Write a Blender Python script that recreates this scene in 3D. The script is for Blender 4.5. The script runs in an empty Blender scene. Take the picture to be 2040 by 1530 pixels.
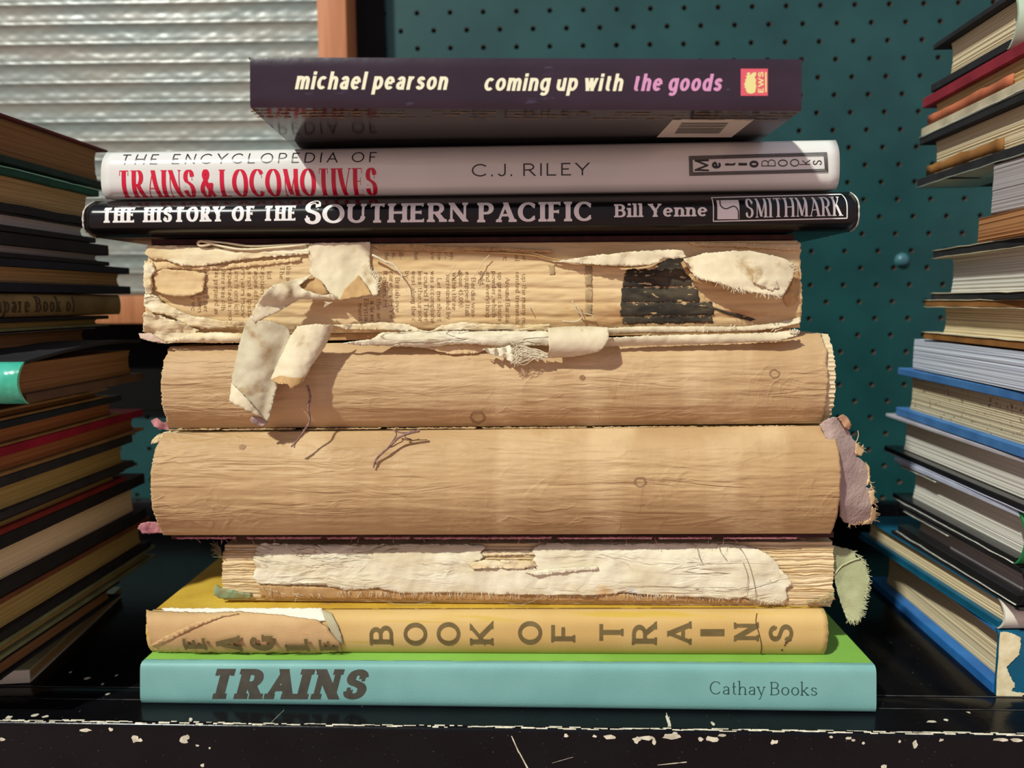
import bpy, bmesh, math, random
from mathutils import Vector, Matrix, noise
from mathutils.geometry import delaunay_2d_cdt

scene = bpy.context.scene
COL = scene.collection

# ------------------------------------------------------------------ camera
FPX = 1500.0
PITCH, YAW, ROLL = math.radians(6.28), math.radians(2.0), math.radians(-0.35)
CAM = Vector((0.0, -0.30, 0.171))
_f = Vector((-math.sin(YAW) * math.cos(PITCH), math.cos(YAW) * math.cos(PITCH), -math.sin(PITCH)))
_r = Vector((math.cos(YAW), math.sin(YAW), 0.0))
_u = _r.cross(_f)
_r2 = _r * math.cos(ROLL) + _u * math.sin(ROLL)
_u2 = _u * math.cos(ROLL) - _r * math.sin(ROLL)
_r, _u = _r2, _u2
cam = bpy.data.cameras.new('camera')
cam_o = bpy.data.objects.new('camera', cam)
COL.objects.link(cam_o)
cam_o.matrix_world = Matrix(((_r.x, _u.x, -_f.x, CAM.x), (_r.y, _u.y, -_f.y, CAM.y), (_r.z, _u.z, -_f.z, CAM.z), (0, 0, 0, 1)))
cam.sensor_width = 36.0
cam.lens = FPX / 2040.0 * 36.0
cam.clip_start = 0.01
cam.dof.use_dof = True
cam.dof.focus_distance = 0.30
cam.dof.aperture_fstop = 9.0
scene.camera = cam_o

# ------------------------------------------------------------------ light
scene.view_settings.view_transform = 'Standard'
scene.view_settings.look = 'None'
scene.view_settings.exposure = 0.0
scene.view_settings.gamma = 1.0
world = bpy.data.worlds.new('room_light')
scene.world = world
world.use_nodes = True
nt = world.node_tree
nt.nodes.clear()
def wn(t, **k):
    n = nt.nodes.new(t)
    for a, b in k.items(): setattr(n, a, b)
    return n
tc = wn('ShaderNodeTexCoord'); sx = wn('ShaderNodeSeparateXYZ')
nt.links.new(tc.outputs['Generated'], sx.inputs[0])
mz = wn('ShaderNodeMapRange'); mz.inputs[1].default_value = -0.1; mz.inputs[2].default_value = 0.75
nt.links.new(sx.outputs['Z'], mz.inputs[0])
mixc = wn('ShaderNodeMix', data_type='RGBA')
mixc.inputs[6].default_value = (0.92, 0.60, 0.54, 1); mixc.inputs[7].default_value = (0.62, 0.72, 0.95, 1)
nt.links.new(mz.outputs[0], mixc.inputs[0])
my = wn('ShaderNodeMapRange'); my.inputs[1].default_value = 0.45; my.inputs[2].default_value = -0.6
my.inputs[3].default_value = 0.10; my.inputs[4].default_value = 0.62
nt.links.new(sx.outputs['Y'], my.inputs[0])
bg = wn('ShaderNodeBackground'); wo = wn('ShaderNodeOutputWorld')
nt.links.new(mixc.outputs[2], bg.inputs[0]); nt.links.new(my.outputs[0], bg.inputs[1]); nt.links.new(bg.outputs[0], wo.inputs[0])

SUNDIR = Vector((0.031, 0.041, -0.049))
sun = bpy.data.lights.new('key_light', 'SUN')
sun.energy = 3.6; sun.angle = math.radians(2.0); sun.color = (0.98, 1.0, 0.90)
sun_o = bpy.data.objects.new('key_light', sun)
COL.objects.link(sun_o)
sun_o.rotation_euler = SUNDIR.to_track_quat('-Z', 'Y').to_euler()
sun_o.location = (-0.5, -0.8, 1.0)

# ------------------------------------------------------------------ helpers
def ray(px, py):
    return _f + _r * ((px - 1020.0) / FPX) - _u * ((py - 765.0) / FPX)
def P(px, py, Y):                       # the point on the upright plane at depth Y
    d = ray(px, py)
    return CAM + d * ((Y - CAM.y) / d.y)
def PX(px, py, X):                      # the point on the side plane at X
    d = ray(px, py)
    return CAM + d * ((X - CAM.x) / d.x)
def PZ(px, py, Z):
    d = ray(px, py)
    return CAM + d * ((Z - CAM.z) / d.z)
def proj(p):
    q = p - CAM
    w = q.dot(_f)
    return 1020 + FPX * q.dot(_r) / w, 765 - FPX * q.dot(_u) / w
def lin(c):
    c /= 255.0
    return c / 12.92 if c <= 0.04045 else ((c + 0.055) / 1.055) ** 2.4
def rgb(c): return (lin(c[0]), lin(c[1]), lin(c[2]), 1.0)

MATS = {}
def mat(name, col, col2=None, sc=(60, 60, 60), rough=0.6, spec=0.4, bump=None, bump2=None, lo=0.35, hi=0.65, spot=None, coat=0.0, sheen=0, ridge=None, crack=None):
    """paper, cloth, paint: two tones mixed by stretched noise, optional bumps (scale, height in metres) and stains (colour, scale, threshold)"""
    m = bpy.data.materials.new(name); m.use_nodes = True
    t = m.node_tree; N = t.nodes; L = t.links
    b = N['Principled BSDF']
    b.inputs['Roughness'].default_value = rough
    b.inputs['Specular IOR Level'].default_value = spec
    b.inputs['Coat Weight'].default_value = coat
    b.inputs['Coat Roughness'].default_value = 0.12
    b.inputs['Sheen Weight'].default_value = sheen
    co = N.new('ShaderNodeTexCoord')
    def ns(scale, detail=4, dist=0.0):
        mp = N.new('ShaderNodeMapping'); mp.inputs['Scale'].default_value = scale
        L.new(co.outputs['Object'], mp.inputs[0])
        n = N.new('ShaderNodeTexNoise'); n.inputs['Scale'].default_value = 1.0; n.inputs['Detail'].default_value = detail
        n.inputs['Distortion'].default_value = dist
        L.new(mp.outputs[0], n.inputs['Vector'])
        return n
    out = None
    if col2 is not None:
        n = ns(sc)
        r = N.new('ShaderNodeValToRGB')
        r.color_ramp.elements[0].position = lo; r.color_ramp.elements[0].color = rgb(col)
        r.color_ramp.elements[1].position = hi; r.color_ramp.elements[1].color = rgb(col2)
        L.new(n.outputs[0], r.inputs[0]); out = r.outputs[0]
    else:
        b.inputs['Base Color'].default_value = rgb(col)
    if spot:
        for (scol, sscale, thr, soft) in spot:
            n = ns(sscale, 5)
            r = N.new('ShaderNodeMapRange'); r.inputs[1].default_value = thr; r.inputs[2].default_value = thr + soft
            L.new(n.outputs[0], r.inputs[0])
            mx = N.new('ShaderNodeMix'); mx.data_type = 'RGBA'
            if out: L.new(out, mx.inputs[6])
            else: mx.inputs[6].default_value = rgb(col)
            mx.inputs[7].default_value = rgb(scol)
            L.new(r.outputs[0], mx.inputs[0]); out = mx.outputs[2]
    def ridged(scale, width, dist=.6):
        n = ns(scale, 3, dist)
        a = N.new('ShaderNodeMath'); a.operation = 'SUBTRACT'; a.inputs[1].default_value = .5; L.new(n.outputs[0], a.inputs[0])
        c = N.new('ShaderNodeMath'); c.operation = 'ABSOLUTE'; L.new(a.outputs[0], c.inputs[0])
        r = N.new('ShaderNodeMapRange'); r.inputs[1].default_value = 0; r.inputs[2].default_value = width; r.inputs[3].default_value = 1; r.inputs[4].default_value = 0
        L.new(c.outputs[0], r.inputs[0])
        k = ns(tuple(q * .6 for q in scale), 2)
        k2 = N.new('ShaderNodeMapRange'); k2.inputs[1].default_value = .45; k2.inputs[2].default_value = .6; L.new(k.outputs[0], k2.inputs[0])
        p = N.new('ShaderNodeMath'); p.operation = 'MULTIPLY'; L.new(r.outputs[0], p.inputs[0]); L.new(k2.outputs[0], p.inputs[1])
        return p.outputs[0]
    if crack:
        mx = N.new('ShaderNodeMix'); mx.data_type = 'RGBA'
        if out: L.new(out, mx.inputs[6])
        else: mx.inputs[6].default_value = rgb(col)
        mx.inputs[7].default_value = rgb(crack[2]); L.new(ridged(crack[0], crack[1]), mx.inputs[0]); out = mx.outputs[2]
    if out: L.new(out, b.inputs['Base Color'])
    prev = None
    for bp in (bump, bump2):
        if bp:
            n = ns(bp[0], bp[2] if len(bp) > 2 else 4, bp[3] if len(bp) > 3 else 0.0)
            bn = N.new('ShaderNodeBump'); bn.inputs['Distance'].default_value = bp[1]; bn.inputs['Strength'].default_value = 1.0
            L.new(n.outputs[0], bn.inputs['Height'])
            if prev: L.new(prev, bn.inputs['Normal'])
            prev = bn.outputs[0]
    if ridge:
        for rg in ridge:
            bn = N.new('ShaderNodeBump'); bn.inputs['Distance'].default_value = rg[2]; bn.inputs['Strength'].default_value = 1.0
            L.new(ridged(rg[0], rg[1], 1.2), bn.inputs['Height'])
            if prev: L.new(prev, bn.inputs['Normal'])
            prev = bn.outputs[0]
    if prev:
        L.new(prev, b.inputs['Normal'])
        L.new(prev, b.inputs['Coat Normal'])
    MATS[name] = m
    return m

def empty(name, loc, label, cat, group=None):
    o = bpy.data.objects.new(name, None); COL.objects.link(o)
    o.location = loc; o['label'] = label; o['category'] = cat
    o.empty_display_size = 0.01
    if group: o['group'] = group
    return o

def obj(name, verts, faces, m, parent=None, smooth=True, local=False, label=None, kind=None, auto=None):
    me = bpy.data.meshes.new(name)
    off = parent
    base = Vector((0, 0, 0))
    if parent is not None and not local:
        p = parent
        while p is not None:
            base = base + Vector(p.location); p = p.parent
    me.from_pydata([tuple(Vector(v) - base) for v in verts], [], faces)
    me.update()
    if isinstance(m, (list, tuple)):
        for q in m: me.materials.append(q)
    else: me.materials.append(m)
    if smooth:
        me.polygons.foreach_set('use_smooth', [True] * len(me.polygons))
    if auto is not None:
        me.set_sharp_from_angle(angle=math.radians(auto))
    o = bpy.data.objects.new(name, me); COL.objects.link(o)
    if parent is not None: o.parent = parent
    if label: o['label'] = label
    if kind: o['kind'] = kind
    return o

class MB:
    """collects vertices and faces of one mesh"""
    def __init__(s): s.v = []; s.f = []
    def add(s, v, f):
        k = len(s.v); s.v += [Vector(p) for p in v]; s.f += [tuple(i + k for i in q) for q in f]
        return s
    def hexa(s, c, bev=0.0, seg=2):
        """eight corners: bottom ring of four, then top ring of four"""
        f = [(3, 2, 1, 0), (4, 5, 6, 7), (0, 1, 5, 4), (1, 2, 6, 5), (2, 3, 7, 6), (3, 0, 4, 7)]
        if not bev: return s.add(c, f)
        bm = bmesh.new()
        vs = [bm.verts.new(p) for p in c]
        for q in f: bm.faces.new([vs[i] for i in q])
        bmesh.ops.bevel(bm, geom=bm.edges[:], offset=bev, segments=seg, affect='EDGES', profile=0.6)
        bm.verts.index_update()
        s.add([v.co.copy() for v in bm.verts], [tuple(v.index for v in q.verts) for q in bm.faces])
        bm.free(); return s
    def box(s, x0, x1, y0, y1, z0, z1, bev=0.0, seg=2):
        return s.hexa([(x0, y0, z0), (x1, y0, z0), (x1, y1, z0), (x0, y1, z0), (x0, y0, z1), (x1, y0, z1), (x1, y1, z1), (x0, y1, z1)], bev, seg)
    def grid(s, rows, closed=False):
        """rows of equal length -> quads"""
        n = len(rows[0]); k = len(s.v)
        for r in rows: s.v += [Vector(p) for p in r]
        R = len(rows)
        for i in range(R - 1):
            for j in range(n - (0 if closed else 1)):
                a = k + i * n + j; b = k + i * n + (j + 1) % n
                s.f.append((a, b, b + n, a + n))
        return s
    def slab(s, rows, back):
        """a grid with a back side; back(p) gives the hidden face's vertex"""
        R, n = len(rows), len(rows[0]); k = len(s.v)
        s.grid(rows)
        k2 = len(s.v)
        for r in rows: s.v += [Vector(back(Vector(p))) for p in r]
        for i in range(R - 1):
            for j in range(n - 1):
                a = k2 + i * n + j
                s.f.append((a, a + n, a + n + 1, a + 1))
        rim = [i * n for i in range(R)] + [(R - 1) * n + j for j in range(1, n)] + [i * n + n - 1 for i in range(R - 2, -1, -1)] + [j for j in range(n - 2, 0, -1)]
        for a, b in zip(rim, rim[1:] + rim[:1]):
            s.f.append((k + a, k + b, k2 + b, k2 + a))
        return s
    def tube(s, pts, r, sides=5, taper=None):
        pts = [Vector(p) for p in pts]; rows = []
        for i, p in enumerate(pts):
            t = (pts[min(i + 1, len(pts) - 1)] - pts[max(i - 1, 0)]).normalized()
            a = t.cross(Vector((0.13, 1, 0.21))).normalized(); b = t.cross(a)
            rr = r * (taper(i / (len(pts) - 1)) if taper else 1)
            rows.append([p + (a * math.cos(2 * math.pi * k / sides) + b * math.sin(2 * math.pi * k / sides)) * rr for k in range(sides)])
        k0 = len(s.v)
        s.grid(rows, True)
        s.f.append(tuple(k0 + i for i in range(sides))[::-1])
        e = k0 + (len(pts) - 1) * sides
        s.f.append(tuple(e + i for i in range(sides)))
        return s
    def obj(s, name, m, parent=None, **k): return obj(name, s.v, s.f, m, parent, **k)

def nz(x, y=0.0, z=0.0): return noise.noise(Vector((x, y, z)))
def fr(x, y=0.0, z=0.0, o=4): return noise.fractal(Vector((x, y, z)), 0.7, 2.0, o)
def smooth_path(pts, n=8):
    out = []
    for i in range(len(pts) - 1):
        p0 = pts[max(i - 1, 0)]; p1 = pts[i]; p2 = pts[i + 1]; p3 = pts[min(i + 2, len(pts) - 1)]
        for k in range(n):
            t = k / n
            out.append(tuple(0.5 * (2 * b + (c - a) * t + (2 * a - 5 * b + 4 * c - d) * t * t + (3 * b - a - 3 * c + d) * t ** 3) for a, b, c, d in zip(p0, p1, p2, p3)))
    out.append(tuple(pts[-1]))
    return out

def sheet(poly, yf, thick=0.0004, res=7.0, jag=1.5, seed=0, crumple=0.0, cs=0.05, mb=None, jf=0.25):
    """a torn sheet: outline in frame pixels, its own depth at each point, ragged rim, real thickness"""
    rnd = random.Random(seed)
    b = []
    n = len(poly)
    for i in range(n):
        x0, y0 = poly[i]; x1, y1 = poly[(i + 1) % n]
        L = math.hypot(x1 - x0, y1 - y0); k = max(1, int(L / (res * 0.55)))
        nx, ny = -(y1 - y0) / (L + 1e-9), (x1 - x0) / (L + 1e-9)
        for j in range(k):
            t = j / k
            px, py = x0 + (x1 - x0) * t, y0 + (y1 - y0) * t
            a = jag * .75 * (fr(px * jf * .5, py * jf * .5, seed * 3.7, 4)) + rnd.uniform(-1, 1) * jag * 0.4
            b.append((px + nx * a, py + ny * a))
    def inside(x, y):
        c = False; j = len(b) - 1
        for i in range(len(b)):
            if (b[i][1] > y) != (b[j][1] > y) and x < (b[j][0] - b[i][0]) * (y - b[i][1]) / (b[j][1] - b[i][1]) + b[i][0]: c = not c
            j = i
        return c
    xs = [p[0] for p in b]; ys = [p[1] for p in b]
    pts = list(b)
    y = min(ys) + res / 2; row = 0
    while y < max(ys):
        x = min(xs) + (res / 2 if row % 2 else 0)
        while x < max(xs):
            if inside(x, y): pts.append((x + rnd.uniform(-.2, .2) * res, y + rnd.uniform(-.2, .2) * res))
            x += res
        y += res * 0.87; row += 1
    nb = len(b)
    r = delaunay_2d_cdt([Vector(p) for p in pts], [(i, (i + 1) % nb) for i in range(nb)], [], 1, 1e-4)
    V, F = r[0], r[2]
    fv = []; bv = []
    for p in V:
        yy = yf(p.x, p.y)
        if crumple: yy += crumple * fr(p.x * cs, p.y * cs, seed * 1.3)
        q = P(p.x, p.y, yy)
        fv.append(q); bv.append(q + Vector((0, thick, 0)))
    k = len(fv)
    faces = []
    cnt = {}
    for f in F:
        f = list(f)
        a = (V[f[1]] - V[f[0]]).cross(V[f[2]] - V[f[0]])
        if a > 0: f.reverse()       # pixel y runs down: make it face the viewer
        f.reverse()
        faces.append(tuple(f)); faces.append(tuple(i + k for i in reversed(f)))
        for e in zip(f, f[1:] + f[:1]): cnt[e] = cnt.get(e, 0) + 1
    for (a, c) in list(cnt):
        if (c, a) not in cnt: faces.append((c, a, a + k, c + k))
    mb = mb or MB()
    mb.add(fv + bv, faces)
    return mb

def fringe(mb, pts, yf, n, length, ang, r=0.00012, seed=0, spread=0.5):
    """loose threads along a torn edge given in frame pixels"""
    rnd = random.Random(seed)
    seg = list(zip(pts, pts[1:])); tot = sum(math.hypot(b[0] - a[0], b[1] - a[1]) for a, b in seg)
    for i in range(n):
        d = rnd.random() * tot
        for a, b in seg:
            L = math.hypot(b[0] - a[0], b[1] - a[1])
            if d <= L: break
            d -= L
        t = d / L
        x, y = a[0] + (b[0] - a[0]) * t, a[1] + (b[1] - a[1]) * t
        an = math.radians(ang) + rnd.uniform(-spread, spread); bend = rnd.uniform(-.6, .6)
        ln = length * rnd.uniform(.4, 1.2); q = []
        dy = rnd.uniform(-.0006, .0006)
        x -= math.cos(an) * 3; y += math.sin(an) * 3
        for k in range(5):
            q.append(P(x, y, yf(x, y) - 0.0002 + dy * k / 4))
            x += math.cos(an) * (ln + 3) / 4; y -= math.sin(an) * (ln + 3) / 4; an += bend / 3
        mb.tube(q, r, 4)
    return mb

def thread(mb, pts, yf, r=0.00016, sides=5, taper=None, n=6):
    q = [P(x, y, yf(x, y)) for x, y in smooth_path(pts, n)]
    mb.tube(q, r, sides, taper)
    return mb

# ------------------------------------------------------------------ lettering
def A(cx, cy, rx, ry, a0, a1): return ('A', cx, cy, rx, ry, a0, a1)
SM = 'S'
GL = {
 'A': (.72, [('n', 's.', [(0, 0), (.36, 1)]), ('k', 's.', [(.72, 0), (.36, 1)]), ('n', '..', [(.13, .33), (.59, .33)])]),
 'B': (.58, [('k', 'll', [(.02, 0), (.02, 1)]), ('a', '..', [(0, 1), (.28, 1), A(.28, .765, .24, .235, 90, -90), (0, .53)]), ('a', '..', [(.25, .53), (.3, .53), A(.3, .265, .28, .265, 90, -90), (0, 0)])]),
 'C': (.74, [('a', 'bb', [A(.42, .5, .42, .5, 42, 318)])]),
 'D': (.7, [('k', 'll', [(.02, 0), (.02, 1)]), ('a', '..', [(0, 1), (.26, 1), A(.26, .5, .44, .5, 90, -90), (0, 0)])]),
 'E': (.5, [('k', 'll', [(.02, 0), (.02, 1)]), ('n', '.d', [(0, 1), (.48, 1)]), ('n', '.b', [(0, .52), (.4, .52)]), ('n', '.u', [(0, 0), (.52, 0)])]),
 'F': (.48, [('k', 'sl', [(.02, 0), (.02, 1)]), ('n', '.d', [(0, 1), (.48, 1)]), ('n', '.b', [(0, .5), (.4, .5)])]),
 'G': (.78, [('a', 'b.', [A(.42, .5, .42, .5, 42, 335)]), ('k', '.s', [(.76, .06), (.76, .42)]), ('n', '..', [(.5, .42), (.76, .42)])]),
 'H': (.68, [('k', 'ss', [(.02, 0), (.02, 1)]), ('k', 'ss', [(.66, 0), (.66, 1)]), ('n', '..', [(0, .52), (.66, .52)])]),
 'I': (.06, [('k', 'ss', [(.03, 0), (.03, 1)])]),
 'J': (.4, [('k', 's.', [(.38, 1), (.38, .26)]), ('a', '..', [A(.2, .24, .18, .24, 0, -165)])]),
 'K': (.66, [('k', 'ss', [(.02, 0), (.02, 1)]), ('n', '.s', [(.04, .42), (.56, 1)]), ('k', '.s', [(.2, .58), (.64, 0)])]),
 'L': (.5, [('k', 'ls', [(.02, 0), (.02, 1)]), ('n', '.u', [(0, 0), (.5, 0)])]),
 'M': (.86, [('n', 's.', [(.03, 0), (.06, 1)]), ('k', '..', [(.05, 1), (.43, .05)]), ('n', '..', [(.81, 1), (.43, .05)]), ('k', 's.', [(.83, 0), (.8, 1)])]),
 'N': (.7, [('n', 'sl', [(.03, 0), (.03, 1)]), ('k', '..', [(.04, 1), (.67, 0)]), ('n', '.s', [(.67, 0), (.67, 1)])]),
 'O': (.84, [('a', '..', [A(.42, .5, .42, .5, 90, 450)])]),
 'P': (.55, [('k', 'sl', [(.02, 0), (.02, 1)]), ('a', '..', [(0, 1), (.28, 1), A(.28, .73, .27, .27, 90, -90), (0, .46)])]),
 'R': (.62, [('k', 'sl', [(.02, 0), (.02, 1)]), ('a', '..', [(0, 1), (.28, 1), A(.28, .74, .26, .26, 90, -90), (0, .48)]), ('k', '.s', [(.3, .48), (.6, 0)])]),
 'S': (.54, [('a', 'bb', [SM, (.5, .76), (.44, .92), (.28, 1), (.1, .93), (.03, .76), (.1, .6), (.28, .52), (.46, .42), (.53, .25), (.45, .07), (.26, 0), (.07, .07), (.01, .24)])]),
 'T': (.6, [('k', 's.', [(.3, 0), (.3, 1)]), ('n', 'dd', [(0, 1), (.6, 1)])]),
 'U': (.66, [('k', 's.', [(.02, 1), (.02, .3)]), ('a', '..', [A(.33, .32, .31, .32, 180, 360)]), ('n', '.s', [(.64, .3), (.64, 1)])]),
 'V': (.7, [('k', 's.', [(0, 1), (.35, 0)]), ('n', 's.', [(.7, 1), (.35, 0)])]),
 'W': (1.0, [('k', 's.', [(0, 1), (.26, 0)]), ('n', '..', [(.5, .95), (.26, 0)]), ('k', '..', [(.5, .95), (.74, 0)]), ('n', 's.', [(1, 1), (.74, 0)])]),
 'Y': (.68, [('k', 's.', [(0, 1), (.34, .45)]), ('n', 's.', [(.68, 1), (.34, .45)]), ('k', '.s', [(.34, .5), (.34, 0)])]),
 '&': (.78, [('a', '..', [SM, (.78, 0), (.55, .25), (.25, .65), (.17, .84), (.27, 1), (.4, .88), (.36, .7), (.15, .5), (.02, .28), (.08, .06), (.27, 0), (.48, .1), (.62, .32), (.68, .5)]), ('n', '..', [(.56, .5), (.78, .5)])]),
 'a': (.46, [('a', '..', [SM, (.05, .78), (.12, .94), (.25, 1), (.38, .93), (.43, .72), (.43, .4)]), ('k', '..', [(.43, .6), (.43, 0)]), ('a', '..', [SM, (.43, .58), (.2, .53), (.06, .4), (.03, .24), (.09, .06), (.22, 0), (.36, .08), (.43, .24)])]),
 'b': (.52, [('k', '.l', [(.02, 0), (.02, 1.4)]), ('a', '..', [A(.27, .5, .25, .5, 155, -155)])]),
 'c': (.48, [('a', '..', [A(.26, .5, .26, .5, 45, 315)])]),
 'd': (.52, [('k', '.l', [(.5, 0), (.5, 1.4)]), ('a', '..', [A(.25, .5, .25, .5, 25, 335)])]),
 'e': (.5, [('n', '..', [(.02, .52), (.48, .52)]), ('a', '..', [A(.25, .5, .25, .5, 3, 318)])]),
 'f': (.32, [('a', '..', [SM, (.34, 1.36), (.24, 1.4), (.14, 1.3), (.12, 1.1), (.12, .8)]), ('k', 's.', [(.12, 0), (.12, .9)]), ('n', '..', [(0, 1), (.3, 1)])]),
 'g': (.52, [('a', '..', [A(.25, .5, .25, .5, 25, 335)]), ('k', '..', [(.5, 1), (.5, .1)]), ('a', '..', [SM, (.5, .2), (.5, -.12), (.42, -.34), (.25, -.4), (.05, -.3)])]),
 'h': (.5, [('k', 'sl', [(.02, 0), (.02, 1.4)]), ('a', '..', [SM, (.03, .6), (.1, .88), (.27, 1), (.42, .9), (.47, .66), (.47, .5)]), ('k', 's.', [(.47, 0), (.47, .6)])]),
 'i': (.05, [('k', 'sl', [(.025, 0), (.025, 1)]), ('k', '..', [(.025, 1.36), (.025, 1.4)])]),
 'k': (.5, [('k', 'sl', [(.02, 0), (.02, 1.4)]), ('n', '.s', [(.04, .42), (.42, 1)]), ('k', '.s', [(.15, .58), (.48, 0)])]),
 'l': (.05, [('k', 'sl', [(.025, 0), (.025, 1.4)])]),
 'm': (.84, [('k', 'sl', [(.02, 0), (.02, 1)]), ('a', '..', [SM, (.03, .6), (.1, .9), (.24, 1), (.37, .9), (.42, .66), (.42, .5)]), ('k', 's.', [(.42, 0), (.42, .6)]), ('a', '..', [SM, (.43, .6), (.5, .9), (.64, 1), (.77, .9), (.82, .66), (.82, .5)]), ('k', 's.', [(.82, 0), (.82, .6)])]),
 'n': (.49, [('k', 'sl', [(.02, 0), (.02, 1)]), ('a', '..', [SM, (.03, .6), (.1, .88), (.26, 1), (.41, .9), (.47, .66), (.47, .5)]), ('k', 's.', [(.47, 0), (.47, .6)])]),
 'o': (.52, [('a', '..', [A(.26, .5, .26, .5, 90, 450)])]),
 'p': (.52, [('k', 'sl', [(.02, -.4), (.02, 1)]), ('a', '..', [A(.27, .5, .25, .5, 155, -155)])]),
 'q': (.52, [('k', 's.', [(.5, -.4), (.5, 1)]), ('a', '..', [A(.25, .5, .25, .5, 25, 335)])]),
 'r': (.32, [('k', 'sl', [(.02, 0), (.02, 1)]), ('a', '..', [SM, (.03, .6), (.1, .9), (.22, 1), (.33, .96)])]),
 's': (.42, [('a', '..', [SM, (.39, .78), (.33, .94), (.21, 1), (.08, .93), (.03, .76), (.1, .6), (.22, .52), (.35, .42), (.4, .24), (.33, .07), (.2, 0), (.06, .07), (.01, .22)])]),
 't': (.3, [('a', '..', [(.12, 1.3), (.12, .25), A(.25, .22, .13, .22, 180, 300)]), ('n', '..', [(0, 1), (.29, 1)])]),
 'u': (.48, [('a', 'l.', [(.02, 1), (.02, .4), A(.23, .36, .21, .36, 180, 340)]), ('k', '.l', [(.46, 0), (.46, 1)])]),
 'v': (.48, [('k', 's.', [(0, 1), (.24, 0)]), ('n', 's.', [(.48, 1), (.24, 0)])]),
 'w': (.76, [('k', 's.', [(0, 1), (.2, 0)]), ('n', '..', [(.38, 1), (.2, 0)]), ('k', '..', [(.38, 1), (.56, 0)]), ('n', 's.', [(.76, 1), (.56, 0)])]),
 'x': (.48, [('k', 'ss', [(0, 1), (.48, 0)]), ('n', 'ss', [(0, 0), (.48, 1)])]),
 'z': (.44, [('n', '..', [(0, 1), (.44, 1)]), ('k', '..', [(.44, 1), (0, 0)]), ('n', '..', [(0, 0), (.44, 0)])]),
 'y': (.48, [('k', 's.', [(0, 1), (.25, 0)]), ('n', 's.', [(.48, 1), (.17, -.36)]), ('n', '..', [(.17, -.36), (.04, -.38)])]),
 '.': (.06, [('k', '..', [(.03, 0), (.03, .05)])]),
 ',': (.06, [('k', '..', [(.03, .06), (.0, -.16)])]),
 '-': (.26, [('n', '..', [(0, .42), (.26, .42)])]),
 '4': (.5, [('k', 's.', [(.38, 0), (.38, 1)]), ('n', '..', [(.38, 1), (0, .3)]), ('n', '..', [(0, .3), (.5, .3)])]),
 '5': (.46, [('n', '..', [(.06, 1), (.44, 1)]), ('n', '..', [(.06, 1), (.04, .55)]), ('a', '..', [A(.2, .32, .25, .32, 120, -140)])]),
 '0': (.5, [('a', '..', [A(.25, .5, .25, .5, 90, 450)])]),
}
GL['v'] = GL['v']

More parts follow.
